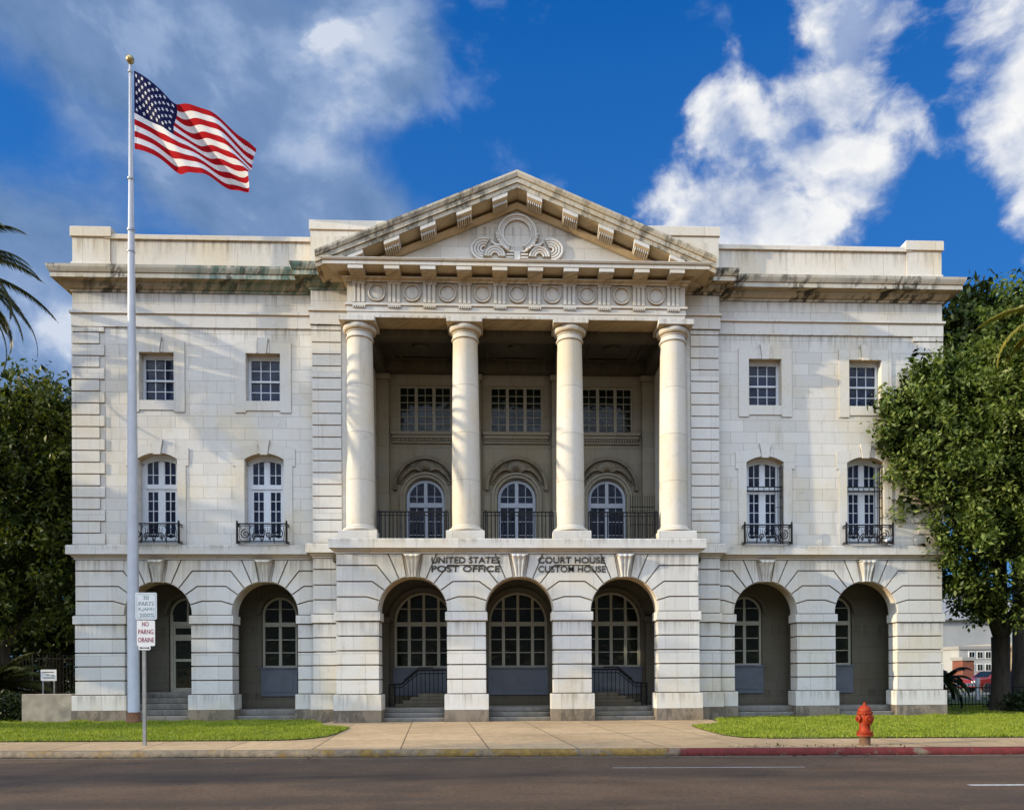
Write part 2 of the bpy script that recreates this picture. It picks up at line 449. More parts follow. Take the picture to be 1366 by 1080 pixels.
# keystones: carved fluted brackets
def keystone():
    mb = MB(); nu, nv = 18, 12; V = []
    for j in range(nv+1):
        t = j/nv; z = 4.09+.60*t
        hw = .105+.115*t**1.3
        out = .05+.11*(0.5-0.5*math.cos(PI*min(1, t*1.15)))+.05*math.exp(-((t-.93)/.10)**2)
        for i in range(nu+1):
            u = i/nu*2-1
            lobe = .028*abs(math.cos(1.5*PI*u)) if abs(u) < .999 else 0
            V.append((u*hw, -(out+lobe) if 0 < i < nu else .03, z))
    F = [(j*(nu+1)+i, j*(nu+1)+i+1, (j+1)*(nu+1)+i+1, (j+1)*(nu+1)+i) for j in range(nv) for i in range(nu)]
    F.append(tuple(range(nu, -1, -1))); F.append(tuple(nv*(nu+1)+i for i in range(nu+1)))
    mb.add(V, F); mb.bevbox(-.235, .235, -.20, .02, 4.665, 4.70, .008)
    return mb.build('keystone', M['plain'], P, smooth=True)
k0 = keystone()
for i, (x, y) in enumerate([(-10.27, 0), (-7.26, 0), (-2.92, YB), (0, YB), (2.92, YB), (7.26, 0), (10.27, 0)]):
    if i == 0: k0.location = (x, y, 0)
    else: dup(k0, (x, y, 0))

FOOT = [(-W, 14), (-W, 0), (-XP, 0), (-XP, YP), (-XB, YP), (-XB, YB), (XB, YB), (XB, YP), (XP, YP), (XP, 0), (W, 0), (W, 14)]
mb = MB()
mb.sweep(FOOT, [(-.5, 4.738), (.02, 4.738), (.02, 4.775), (.055, 4.80), (.075, 4.85), (.085, 4.862), (.165, 4.866), (.165, 5.105), (.14, 5.125), (-.05, 5.14), (-.55, 5.14)])
mb.build('belt_course', M['trim'], P)

# upper wing walls
def upper_wing(s):
    mb = MB()
    def X(a, b): return (a, b) if s > 0 else (-b, -a)
    lo = [(5.2, segtop(c*s-.55, c*s+.55, 7.60, .17)) for c in (7.26, 10.26)]
    hi = [(9.27, [(c*s-.48, 10.62), (c*s+.48, 10.62)]) for c in (7.275, 10.265)]
    x0, x1 = X(XP-.1, W)
    wall(mb, x0, x1, 5.14, 8.49, 0, .5, lo); wall(mb, x0, x1, 8.49, 12.6, 0, .5, hi)
    x0, x1 = X(W-.5, W); mb.box(x0, x1, .5, 14, 5.14, 12.6)
    mb.build('upper_wall', M['ashlar'], P)
    # corner quoins
    mb = MB(); z = 5.14; i = 0
    while z < 11.3:
        z1 = min(z+.335, 11.33); w = .87 if i % 2 == 0 else .73
        x0, x1 = X(W-w, W+.035); mb.block(x0, x1, -.035, .45 if i % 2 else .6, z, z1, .025); z = z1; i += 1
    mb.build('quoin_strip', M['block'], P)
    # pilaster beside the portico
    mb = MB(); x0, x1 = X(4.45, XP-.02); mb.box(x0, x1, YP+.03, 2.38, 5.14, 12.6)
    z = 5.14
    while z < 11.3:
        z1 = min(z+.335, 11.33); x0, x1 = X(XB, XP); mb.block(x0, x1, YP, .3, z, z1, .025); z = z1
    mb.build('pilaster', M['block'], P)
    # parapet with corner pedestal
    mb = MB(); x0, x1 = X(XP-.2, W-.9); mb.box(x0, x1, .02, .42, 12.85, 13.82); mb.bevbox(x0, x1, -.035, .47, 13.82, 13.97, .015)
    mb.box(x0, x1, -.02, .46, 12.85, 13.08)
    x0, x1 = X(W-.42, W); mb.box(x0, x1, 1.05, 13.9, 12.85, 13.82); mb.bevbox(x0-.04, x1+.04, 1.05, 13.9, 13.82, 13.97, .015)
    mb.build('parapet', M['parapet'], P)
    mb = MB(); x0, x1 = X(W-1.04, W+.01); mb.box(x0, x1, -.015, 1.05, 12.85, 13.86); mb.bevbox(x0-.045, x1+.045, -.06, 1.1, 13.86, 14.16, .02)
    mb.bevbox(x0-.03, x1+.03, -.045, 1.09, 12.85, 13.17, .02)
    mb.build('corner_pedestal', M['parapet'], P)
    mb = MB(); x0, x1 = X(3.7, XP+.02); mb.box(x0, x1, YP, 1.4, 12.85, 14.0); mb.bevbox(x0-.03, x1+.03, YP-.035, 1.43, 14.0, 14.29, .02)
    mb.build('attic_block', M['parapet'], P)
upper_wing(-1); upper_wing(1)
mb = MB(); mb.box(-W+.3, W-.3, .4, 13.6, 12.86, 12.95)
mb.build('flat_roof', M['roof'], P)
mb = MB(); mb.box(-W, W, 13.5, 14, .05, 12.86); mb.build('rear_wall', M['ashlar'], P)

FL = [(-W, 14), (-W, 0), (-XP, 0), (-XP, YP), (-4.6, YP)]
FR = [(4.6, YP), (XP, YP), (XP, 0), (W, 0), (W, 14)]
for path in (FL, FR):
    mb = MB(); mb.sweep(path, [(-.1, 11.33), (.04, 11.33), (.04, 11.67), (.085, 11.70), (.085, 11.765), (.015, 11.785), (.015, 12.31), (-.1, 12.31)])
    mb.build('string_band', M['trim'], P)
    mb = MB(); mb.sweep(path, [(-.1, 12.305), (.05, 12.305), (.06, 12.36), (.11, 12.38), (.17, 12.46), (.18, 12.53), (.37, 12.548), (.37, 12.535), (.40, 12.535), (.40, 12.66), (.425, 12.675), (.45, 12.73), (.475, 12.79), (.485, 12.86), (.1, 12.93), (-.4, 12.94)])
    mb.build('cornice', M['cornice'], P)

# portico: columns
def column():
    e = empty('column', parent=P)
    mb = MB(); mb.bevbox(-.53, .53, -.53, .53, 5.135, 5.38, .015); mb.build('plinth', M['trim'], e)
    pr = [(.50, 5.378)]
    for i in range(9): a = -PI/2+PI*i/8; pr.append((.455+.055*math.cos(a), 5.435+.055*math.sin(a)))
    pr += [(.44, 5.492), (.43, 5.515), (.405, 5.55), (.395, 5.60)]
    mb = MB(); mb.lathe(pr, n=40); mb.build('base', M['column'], e, smooth=True)
    pr = []
    for i in range(19):
        t = i/18; pr.append((.398-.052*t**1.7, 5.60+5.16*t))
    mb = MB(); mb.lathe(pr, n=40); mb.build('shaft', M['column'], e, smooth=True)
    pr = [(.346, 10.758), (.375, 10.775), (.385, 10.80), (.375, 10.825), (.352, 10.84), (.352, 10.93), (.37, 10.935), (.375, 10.955)]
    for i in range(7): a = i/6*PI/2; pr.append((.375+.085*math.sin(a), 10.965+.125*(1-math.cos(a))))
    pr += [(.455, 11.12), (.44, 11.135)]
    mb = MB(); mb.lathe(pr, n=40); mb.bevbox(-.49, .49, -.49, .49, 11.132, 11.288, .012); mb.build('capital', M['plain'], e, smooth=True)
    return e
col0 = column()
for i, x in enumerate((-4.42, -1.475, 1.475, 4.42)):
    if i == 0: col0.location = (x, -.52, 0)
    else: dup(col0, (x, -.52, 0))

# entablature
mb = MB()
EP = [(-4.70, .4), (-4.70, -.87), (4.70, -.87), (4.70, .4)]
mb.sweep(EP, [(-.66, 11.29), (0, 11.29), (0, 11.43), (.018, 11.44), (.018, 11.595), (.055, 11.605), (.055, 11.665), (.0, 11.675), (0, 12.235), (.05, 12.245), (.06, 12.275), (.13, 12.32), (.14, 12.35), (-.3, 12.352)])
mb.box(-4.5, 4.5, -.22, -.15, 11.30, 12.6)
ent = mb.build('entablature', M['plain'], P)
mb = MB(); mb.box(-4.1, 4.1, -.80, -.24, 11.278, 11.291); mb.build('soffit_panel', M['soffit'], ent)
MX = [(-4.365+.97*i) for i in range(10)]
for i, x in enumerate(MX):
    if i == 0:
        mb = MB(); a = -.18
        for q in range(3): mb.prismx([(-.925, 11.68), (-.925, 12.22), (-.868, 12.24), (-.868, 11.67)], a+.005+q*.122, a+.087+q*.122)
        mb.box(-.178, .178, -.893, -.868, 11.677, 12.232); mb.box(-.19, .19, -.93, -.868, 12.17, 12.236)
        mb.box(-.18, .18, -.935, -.885, 11.575, 11.603)
        for q in range(6): mb.box(-.17+q*.06, -.132+q*.06, -.93, -.888, 11.535, 11.576)
        tri = mb.build('triglyph', M['plain'], ent, (x, 0, 0))
        mb = MB(); mb.box(-.205, .205, -1.40, -.95, 12.345, 12.452); mb.box(-.19, .19, -1.37, -.97, 12.328, 12.3455)
        mod = mb.build('modillion', [M['plain']], ent, (x, 0, 0))
    else: dup(tri, (x, 0, 0)); dup(mod, (x, 0, 0))
for i in range(9):
    x = MX[0]+.485+.97*i
    if i == 0:
        mb = MB(); n = 36
        prf = [(.245, -.868), (.245, -.91), (.232, -.925), (.215, -.925), (.20, -.90), (.195, -.88), (.165, -.88), (.16, -.89), (.10, -.905), (.0001, -.91)]
        mb.loops([[(r*math.cos(2*PI*j/n), y, 11.955+r*math.sin(2*PI*j/n)) for j in range(n)] for r, y in prf], cap=False)
        rd = mb.build('roundel', M['plain'], ent, (x, 0, 0), smooth=True)
    else: dup(rd, (x, 0, 0))
mb = MB(); mb.sweep(EP, [(-.2, 12.45), (.50, 12.452), (.53, 12.44), (.545, 12.45), (.545, 12.545), (.575, 12.555), (.60, 12.60), (.60, 12.615), (.05, 12.66), (-.2, 12.66)])
mb.build('horizontal_cornice', M['trim'], ent)

# pediment
SL = .4135; ped = empty('pediment', parent=P)
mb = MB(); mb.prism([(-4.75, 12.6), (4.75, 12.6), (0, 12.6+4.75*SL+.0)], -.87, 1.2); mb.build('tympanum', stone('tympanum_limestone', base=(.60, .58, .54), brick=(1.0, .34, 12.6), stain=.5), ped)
def rake(mb, prof, xend, zoff):
    """prof = list of (y, h): section swept along both slopes; h measured vertically from the rake line"""
    for s in (-1, 1):
        a = [(s*xend, y, 15.01-SL*xend+h+zoff) for y, h in prof]; b = [(0, y, 15.01+h+zoff) for y, h in prof]
        mb.loops([a, b] if s < 0 else [b, a])
mb = MB()
rake(mb, [(-.6, -.42), (-1.40, -.42), (-1.405, -.30), (-1.44, -.29), (-1.44, -.16), (-1.465, -.15), (-1.50, -.06), (-1.50, 0), (-.6, .02)], 5.42, 0)
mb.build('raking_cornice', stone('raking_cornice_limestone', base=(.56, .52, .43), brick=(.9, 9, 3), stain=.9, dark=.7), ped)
mb = MB(); rake(mb, [(-.6, -.62), (-.90, -.72), (-.95, -.70), (-1.0, -.62), (-1.02, -.57), (-.6, -.50)], 4.9, 0)
mb.build('raking_bed_mould', M['soffit'], ped)
mb = MB()
for s in (-1, 1): mb.loops([[(s*5.3, -1.38, 15.01-SL*5.3-.425), (s*5.3, -.8, 15.01-SL*5.3-.425), (s*5.3, -.8, 15.01-SL*5.3-.50)], [(0, -1.38, 14.585), (0, -.8, 14.585), (0, -.8, 14.51)]])
mb.build('rake_soffit', M['soffit'], ped)
rm = None
for x in [.47+.975*i for i in range(5)]:
    for s in (-1, 1):
        mb = MB(); zc = 15.01-SL*x
        def sh(px, h): return zc-s*SL*(px)*1.0+h if s > 0 else zc+SL*(px)+h
        ring = []
        for y, h in ((-1.39, -.415), (-1.39, -.53), (-1.30, -.60), (-1.0, -.62), (-1.0, -.415)):
            ring.append((y, h))
        L = [(s*x-.205, y, (zc+s*SL*.205)+h) for y, h in ring]; Rr = [(s*x+.205, y, (zc-s*SL*.205)+h) for y, h in ring]
        mb.loops([L, Rr])
        for q in range(7):
            px = -.18+q*.055
            mb.box(s*x+px, s*x+px+.03, -1.325, -1.02, (zc-s*SL*px)-.655, (zc-s*SL*px)-.59)
        mb.build('raking_modillion', M['plain'], ped)
# gable roof running back
mb = MB(); mb.prism([(-5.40, 15.005-SL*5.40), (0, 15.005), (5.40, 15.005-SL*5.40), (5.2, 12.70), (-5.2, 12.70)], -.6, 5.5); mb.build('gable_roof', M['parapet'], ped)
# carved relief: ring on a stem between scrolls
mb = MB(); n = 40
def ringarc(mb, cx, cz, r, a0, a1, w, y, dep, n=30, lobes=None):
    pts = [(cx+r*math.cos(R(a0+(a1-a0)*i/n)), y, cz+r*math.sin(R(a0+(a1-a0)*i/n))) for i in range(n+1)]
    mb.tube(pts, w, 8)
ringarc(mb, 0, 13.64, .52, -62, 242, .045, -.90, 0, 40); ringarc(mb, 0, 13.64, .455, -62, 242, .030, -.89, 0, 40); ringarc(mb, 0, 13.64, .40, -62, 242, .032, -.90, 0, 40)
for s in (-1, 1):
    for r, w in ((.34, .045), (.255, .04), (.175, .036), (.095, .035)):
        pts = []
        for i in range(25):
            a = R(70+(-75-70+0)*0)+i/24*R(205)
            ang = R(65)+i/24*R(200)
            pts.append((s*(.92-r*math.cos(ang)*-1 if False else .92+r*math.cos(PI-ang)), -.90, 13.20+r*math.sin(ang)*.85))
        mb.tube(pts, w, 7)
    for r, w in ((.26, .04), (.19, .035), (.12, .035)):
        mb.tube([(s*(.62+r*math.cos(R(a))), -.91, 13.0+r*math.sin(R(a))) for a in range(0, 181, 12)], w, 7)
    for i in range(7):      # leafage climbing beside the ring
        a = R(-62+i*9.5); x = .50*math.cos(a); z = 13.64+.50*math.sin(a)
        mb.tube([(s*(x-.05), -.91, z-.08), (s*(x+.06), -.95, z-.02), (s*(x+.10), -.91, z+.09)], [.022, .042, .018], 7)
    for i in range(4): mb.bevbox(min(s*.10, s*.30), max(s*.10, s*.30), -.93, -.868, 12.86+i*.085, 12.915+i*.085, .008)
    mb.tube([(s*.30, -.90, 13.22), (s*.42, -.92, 13.30), (s*.60, -.92, 13.30), (s*.72, -.91, 13.40)], [.05, .05, .045, .03], 8)
mb.bevbox(-.085, .085, -.915, -.868, 12.7, 13.16, .01)
mb.build('relief_ornament', M['plain'], ped, smooth=True)

# loggia above: floor, back wall, ceiling, antae
mb = MB(); mb.box(-4.9, 4.9, YB+.1, 2.4, 5.0, 5.143); mb.build('portico_floor', M['step'], P)
BX = (-2.93, 0, 2.93)
mb = MB()
ARD = lambda c: [(c-.62, 7.08)]+arc(c, 7.08, .62, 180, 0, 16)[1:-1]+[(c+.62, 7.08)]
wall(mb, -4.5, 4.5, 5.14, 8.86, 2.4, 2.9, [(5.16, ARD(c)) for c in BX])
wall(mb, -4.5, 4.5, 8.86, 11.4, 2.4, 2.9, [(9.21, [(c-.84, 10.69), (c+.84, 10.69)]) for c in BX])
for c in BX:
    mb.box(c-1.07, c+1.07, 2.26, 2.4, 9.10, 9.20); mb.box(c-1.04, c+1.04, 2.31, 2.4, 9.0, 9.10); mb.box(c-1.05, c+1.05, 2.33, 2.4, 8.84, 8.89)
    x = c-1.02
    while x < c+1.0: mb.box(x, x+.05, 2.33, 2.4, 8.91, 8.99); x += .085
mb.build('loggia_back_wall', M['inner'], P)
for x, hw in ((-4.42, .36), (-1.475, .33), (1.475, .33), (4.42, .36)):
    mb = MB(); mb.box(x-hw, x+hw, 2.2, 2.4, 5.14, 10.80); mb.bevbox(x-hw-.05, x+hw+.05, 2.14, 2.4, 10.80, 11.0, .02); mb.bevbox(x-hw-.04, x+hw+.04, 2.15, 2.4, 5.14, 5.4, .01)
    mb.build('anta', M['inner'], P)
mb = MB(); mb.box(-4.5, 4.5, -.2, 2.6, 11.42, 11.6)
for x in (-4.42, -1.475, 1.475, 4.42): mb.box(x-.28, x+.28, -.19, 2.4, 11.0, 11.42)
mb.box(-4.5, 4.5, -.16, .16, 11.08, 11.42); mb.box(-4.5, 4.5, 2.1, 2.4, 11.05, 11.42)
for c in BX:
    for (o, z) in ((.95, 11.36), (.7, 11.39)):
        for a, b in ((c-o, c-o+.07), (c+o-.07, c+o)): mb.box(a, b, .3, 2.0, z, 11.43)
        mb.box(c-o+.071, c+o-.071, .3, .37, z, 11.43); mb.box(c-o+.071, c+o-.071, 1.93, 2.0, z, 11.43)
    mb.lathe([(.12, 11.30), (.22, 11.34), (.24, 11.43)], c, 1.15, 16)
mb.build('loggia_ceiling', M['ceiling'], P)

# ---- windows
def tri_window():
    mb = MB(); y0, y1 = 2.46, 2.54
    hw, zb, zt = .84, 9.21, 10.69
    mb.box(-hw, hw, y0-.02, y1, zb, zb+.05); mb.box(-hw, hw, y0-.02, y1, zt-.045, zt)
    for a, b in ((-hw, -hw+.045), (hw-.045, hw), (-.335, -.235), (.235, .335)): mb.box(a, b, y0-.02, y1, zb+.05, zt-.045)
    for a, b in ((-.795, -.335), (-.235, .235), (.335, .795)):
        m = (a+b)/2; mb.box(m-.011, m+.011, y0+.012, y1, zb+.05, zt-.045)
        for q in range(1, 6):
            z = zb+.05+(zt-zb-.095)*q/6; mb.box(a, b, y0+.017, y1-.003, z-.011, z+.011)
    w = mb.build('triple_window', M['cream'], P)
    mb = MB(); mb.box(-hw+.01, hw-.01, 2.50, 2.525, zb+.01, zt-.01); mb.build('pane', M['glass_dark'], w)
    return w
w0 = tri_window()
for i, c in enumerate(BX):
    if i == 0: w0.location = (c, 0, 0)
    else: dup(w0, (c, 0, 0))

def strip_arc(mb, cx, cz, r0, r1, a0, a1, y0, y1, n=20):
    A = arc(cx, cz, r0, a0, a1, n); B = arc(cx, cz, r1, a0, a1, n)
    mb.loops([[(A[i][0], y0, A[i][1]), (B[i][0], y0, B[i][1]), (B[i][0], y1, B[i][1]), (A[i][0], y1, A[i][1])] for i in range(n+1)])

def portico_door():
    mb = MB(); y0, y1 = 2.47, 2.56; r = .61
    for s in (-1, 1): a, b = sorted((s*r, s*(r-.09))); mb.box(a, b, y0, y1, 5.16, 7.08)
    strip_arc(mb, 0, 7.08, r-.09, r, 0, 180, y0, y1)
    mb.box(-r+.09, r-.09, y0-.02, y1, 6.80, 6.95)
    mb.box(-.055, .055, y0+.005, y1, 6.95, 7.08+r-.085); mb.box(-.06, .06, y0+.01, y1, 5.16, 6.80)
    for s in (-1, 1):
        mb.box(*sorted((s*.285-.01, s*.285+.01)), y0+.02, y1, 6.95, 7.50); mb.box(*sorted((s*.06, s*.52)), y0+.025, y1-.005, 7.15, 7.17)
        mb.box(*sorted((s*.29-.01, s*.29+.01)), y0+.02, y1, 5.5, 6.80)
        mb.box(*sorted((s*.06, s*.52)), y0+.015, y1, 5.16, 5.48)
        for z in (5.92, 6.36): mb.box(*sorted((s*.06, s*.52)), y0+.025, y1-.005, z-.01, z+.01)
    d = mb.build('balcony_door', M['bluewhite'], P)
    mb = MB(); mb.prism([(-r+.01, 5.18), (r-.01, 5.18)]+arc(0, 7.08, r-.02, 0, 180, 16), 2.52, 2.545); mb.build('pane', M['glass_blue'], d)
    # moulded surround with carved shell hood
    mb = MB(); strip_arc(mb, 0, 7.10, .64, .74, 0, 180, 2.33, 2.42); strip_arc(mb, 0, 7.10, .74, .80, 0, 180, 2.29, 2.42)
    for s in (-1, 1): mb.box(*sorted((s*.64, s*.74)), 2.33, 2.42, 5.14, 7.10); mb.box(*sorted((s*.74, s*.80)), 2.29, 2.42, 5.14, 7.10)
    mb.build('surround', M['inner'], d, smooth=True)
    mb = MB(); strip_arc(mb, 0, 7.42, .90, 1.0, -5, 185, 2.28, 2.42)
    strip_arc(mb, 0, 7.42, .70, .895, 8, 172, 2.37, 2.42)
    for s in (-1, 1):
        mb.tube([(s*.30, 2.36, 8.02), (s*.48, 2.33, 7.98), (s*.66, 2.34, 7.82), (s*.80, 2.36, 7.60)], [.05, .07, .06, .03], 8)
    V = []; nu, nv = 17, 8
    for j in range(nv+1):
        for i in range(nu):
            a = R(20+140*i/(nu-1)); rr = .10+.32*j/nv; fl = .03*abs(math.cos(4.5*(a-PI/2)))
            V.append((rr*math.cos(a)*.95, 2.36-.09*math.sin(PI*j/nv)-fl*(j/nv), 7.86+rr*math.sin(a)))
    mb.add(V, [(j*nu+i, j*nu+i+1, (j+1)*nu+i+1, (j+1)*nu+i) for j in range(nv) for i in range(nu-1)])
    mb.build('shell_hood', M['hood'], d, smooth=True)
    return d
d0 = portico_door()
for i, c in enumerate(BX):
    if i == 0: d0.location = (c, 0, 0)
    else: dup(d0, (c, 0, 0))

def upper_window():
    mb = MB(); y0, y1 = .20, .28; hw, zb, zt = .48, 9.27, 10.62
    mb.box(-hw, hw, y0-.04, y1, zb, zb+.06); mb.box(-hw, hw, y0, y1, zt-.12, zt)
    for s in (-1, 1): mb.box(*sorted((s*hw, s*(hw-.075))), y0, y1, zb+.06, zt-.12)
    mb.box(-hw+.075, hw-.075, y0-.012, y1, 9.865, 9.915)
    for x in (-.135, .135): mb.box(x-.011, x+.011, y0+.018, y1, zb+.06, zt-.12)
    for z in (9.59, 10.21): mb.box(-hw+.075, hw-.075, y0+.022, y1-.003, z-.011, z+.011)
    w = mb.build('sash_window', M['white'], P)
    mb = MB(); mb.box(-hw+.01, hw-.01, .245, .268, zb+.01, zt-.01); mb.build('pane', M['glass_blue'], w)
    mb = MB(); y = -.03
    for s in (-1, 1): mb.box(*sorted((s*.485, s*.79)), y, .03, 8.93, 10.93)
    mb.box(-.484, -.19, y, .03, 10.625, 10.93); mb.box(.19, .484, y, .03, 10.625, 10.93)
    mb.box(-.484, .484, y+.003, .03, 8.99, 9.265)
    mb.prism([(-.10, 10.60), (.10, 10.60), (.155, 11.05), (-.155, 11.05)], -.075, .03)
    for s in (-1, 1): mb.prism([(s*.105, 10.625), (s*.19, 10.625), (s*.19, 10.93), (s*.148, 10.93)][::s], -.045, .03)
    mb.build('surround', M['trim'], w)
    return w
w0 = upper_window()
for i, c in enumerate((-10.265, -7.275, 7.275, 10.265)):
    if i == 0: w0.location = (c, 0, 0)
    else: dup(w0, (c, 0, 0))

def french_window():
    mb = MB(); y0, y1 = .24, .32; hw = .55; top = segtop(-hw, hw, 7.60, .17)
    for s in (-1, 1): mb.box(*sorted((s*hw, s*(hw-.11))), y0, y1, 5.2, 7.50)
    lo = segtop(-hw+.02, hw-.02, 7.46, .15)
    V = []; n = len(top)
    mb.loops([[(a[0], y0, a[1]), (b[0], y0, b[1]), (b[0], y1, b[1]), (a[0], y1, a[1])] for a, b in zip(top, lo)])
    mb.box(-hw+.11, hw-.11, y0-.015, y1, 6.80, 6.93); mb.box(-.05, .05, y0+.004, y1, 6.93, 7.60); mb.box(-.055, .055, y0+.008, y1, 5.2, 6.80)
    for s in (-1, 1):
        mb.box(*sorted((s*.05, s*.085)), y0+.012, y1, 6.93, 7.58); mb.box(*sorted((s*.40, s*.44)), y0+.012, y1, 6.93, 7.52)
        mb.box(*sorted((s*.055, s*.10)), y0+.012, y1, 5.2, 6.80); mb.box(*sorted((s*.385, s*.44)), y0+.012, y1, 5.2, 6.80)
        mb.box(*sorted((s*.243-.010, s*.243+.010)), y0+.02, y1, 5.5, 6.80); mb.box(*sorted((s*.243-.010, s*.243+.010)), y0+.02, y1, 6.93, 7.58)
        mb.box(*sorted((s*.085, s*.40)), y0+.024, y1-.004, 7.20, 7.22); mb.box(*sorted((s*.1, s*.385)), y0+.018, y1, 6.72, 6.80)
        for z in (5.50, 5.85, 6.17, 6.46): mb.box(*sorted((s*.1, s*.385)), y0+.024, y1-.004, z-.010, z+.010)
        mb.box(*sorted((s*.1, s*.385)), y0+.018, y1, 5.2, 5.42)
    w = mb.build('french_window', M['white'], P)
    mb = MB(); mb.prism([(-hw+.01, 5.22), (hw-.01, 5.22), (hw-.01, 7.55)]+segtop(-hw+.02, hw-.02, 7.50, .15)[::-1]+[(-hw+.01, 7.55)], .285, .305); mb.build('pane', M['glass_blue'], w)
    mb = MB(); y = -.022
    for s in (-1, 1):
        mb.box(*sorted((s*.555, s*.80)), y, .03, 5.145, 7.40); mb.box(*sorted((s*.555, s*.88)), y, .03, 7.402, 7.60)
        pts = [(s*p[0], p[1]) for p in segtop(-.55, .55, 7.60, .17) if p[0] >= .105]
        q = pts if s > 0 else pts
        mb.prism([(s*.105, 7.762)]+[(x, z) for x, z in q]+[(s*.88, 7.602), (s*.88, 7.90), (s*.17, 8.0)], y-.004, .03)
    mb.prism([(-.10, 7.72), (.10, 7.72), (.165, 8.14), (-.165, 8.14)], -.06, .03)
    mb.build('surround', M['trim'], w)
    return w
w0 = french_window(); FWX = (-10.26, -7.26, 7.26, 10.26)
for i, c in enumerate(FWX):
    if i == 0: w0.location = (c, 0, 0)
    else: dup(w0, (c, 0, 0))

def spiral(cx, cz, r0, turns, y, dirn=1, start=0, n=26):
    return [(cx+r0*(1-.85*i/n)*math.cos(start+dirn*2*PI*turns*i/n), y, cz+r0*(1-.85*i/n)*math.sin(start+dirn*2*PI*turns*i/n)) for i in range(n+1)]
def window_balcony():
    mb = MB(); hw, yf, zb, zt = .69, -.24, 5.16, 5.71
    for z, t in ((zt, .016), (zt-.055, .009), (zb+.06, .012), (zb+.02, .010)):
        mb.box(-hw, hw, yf-t, yf+t, z-t, z+t)
        for s in (-1, 1): mb.box(*sorted((s*hw-.012, s*hw+.012)), yf+.02, -.02, z-t*.9, z+t*.9)
    for s in (-1, 1):
        mb.box(s*hw-.022, s*hw+.022, yf-.024, yf+.024, zb-.01, zt+.05); mb.lathe([(.001, zt+.10), (.03, zt+.075), (.001, zt+.045)], s*hw, yf, 8)
    for s in (-1, 1):
        mb.tube(spiral(s*.46, zb+.26, .14, 1.6, yf, -s, PI/2), .015, 5); mb.tube(spiral(s*.18, zb+.22, .10, 1.4, yf, s, -PI/2), .014, 5)
        mb.tube([(s*.60, yf, zb+.07), (s*.64, yf, zb+.25), (s*.60, yf, zb+.47)], .009, 5)
        mb.tube([(s*.33, yf, zb+.07), (s*.30, yf, zb+.2), (s*.36, yf, zb+.36), (s*.30, yf, zb+.48)], .013, 5)
        mb.tube([(s*.02, yf, zb+.07), (s*.09, yf, zb+.30), (s*.05, yf, zb+.42), (0, yf, zb+.36)], .014, 5)
        for q in range(3): mb.tube([(s*.24, yf, zb+.07), (s*(.22-.05*q), yf, zb+.30), (s*(.24-.08*q), yf, zb+.45)], .008, 5)
    for x in (-.35, 0, .35): mb.box(x-.008, x+.008, yf-.008, yf+.008, zb, zt)
    return mb.build('window_balcony', M['iron'], P)
b0 = window_balcony()
for i, c in enumerate(FWX):
    if i == 0: b0.location = (c, 0, 0)
    else: dup(b0, (c, 0, 0))
def window_grille():
    mb = MB(); y = .10
    for z in (6.78, 6.90): mb.box(-.53, .53, y-.012, y+.012, z-.014, z+.014)
    for x in [-.48+.16*i for i in range(7)]: mb.box(x-.007, x+.007, y-.007, y+.007, 6.78, 6.90)
    for yy in (.03, .19): mb.box(.505, .525, yy-.009, yy+.009, 5.2, 7.5)
    for z in [5.4+.3*i for i in range(8)]: mb.box(.508, .522, .03, .19, z-.008, z+.008)
    for x in (.33, .42): mb.box(x-.006, x+.006, y-.006, y+.006, 5.2, 7.5)
    for z in (5.75, 6.3): mb.box(.33, .52, y-.006, y+.006, z-.007, z+.007)
    return mb.build('window_grille', M['iron'], P)
g0 = window_grille(); g0.location = (7.26, 0, 0); dup(g0, (10.26, 0, 0))

def portico_railing(x0, x1):
    mb = MB(); y = -.62
    for z, t in ((5.975, .018), (5.88, .011), (5.20, .013)): mb.box(x0, x1, y-t, y+t, z-t, z+t)
    n = int((x1-x0)/.105)
    for i in range(n+1): x = x0+(x1-x0)*i/n; mb.box(x-.014, x+.014, y-.011, y+.011, 5.14, 5.975)
    for x in (x0+.06, x1-.06): mb.box(x-.022, x+.022, y-.022, y+.022, 5.14, 6.02)
    mb.build('portico_railing', M['iron'], P)
for a, b in ((-3.95, -1.97), (-.98, .98), (1.97, 3.95)): portico_railing(a, b)
mb = MB()      # tall bar gate at the right end of the loggia
for x in [3.52+.075*i for i in range(11)]: mb.box(x-.008, x+.008, 1.39, 1.41, 5.14, 6.95)
for z in (5.25, 6.05, 6.6): mb.box(3.50, 4.28, 1.388, 1.412, z-.012, z+.012)
mb.build('bar_gate', M['iron'], P)

# lower loggia
mb = MB()
def tarc(c, hw, zs, n=14): return [(c-hw, zs)]+arc(c, zs, hw, 180, 0, n)[1:-1]+[(c+hw, zs)]
opC = [(1.62, tarc(c, .90, 3.05)) for c in (-2.9, 0, 2.9)]
wall(mb, -5.6, 5.6, .2, 4.75, 1.35, 1.8, opC)
wall(mb, -12.1, -5.61, .2, 4.75, 1.35, 1.8, [(.94, tarc(-10.05, .53, 3.28)), (1.65, tarc(-7.27, .53, 3.28))])
wall(mb, 5.61, 12.1, .2, 4.75, 1.35, 1.8, [(1.65, tarc(7.10, .53, 3.28)), (1.65, tarc(9.95, .53, 3.28))])
for s in (-1, 1):
    mb.box(*sorted((s*5.3, s*5.6)), .3, 1.35, .2, 4.70)
    mb.box(*sorted((s*11.6, s*12.08)), .5, 1.35, .2, 4.70)
    for x in (8.75, 6.0):
        mb.box(*sorted((s*(x-.3), s*(x+.3))), 1.22, 1.349, .2, 3.1); mb.bevbox(*sorted((s*(x-.34), s*(x+.34))), 1.18, 1.348, 3.1, 3.3, .02)
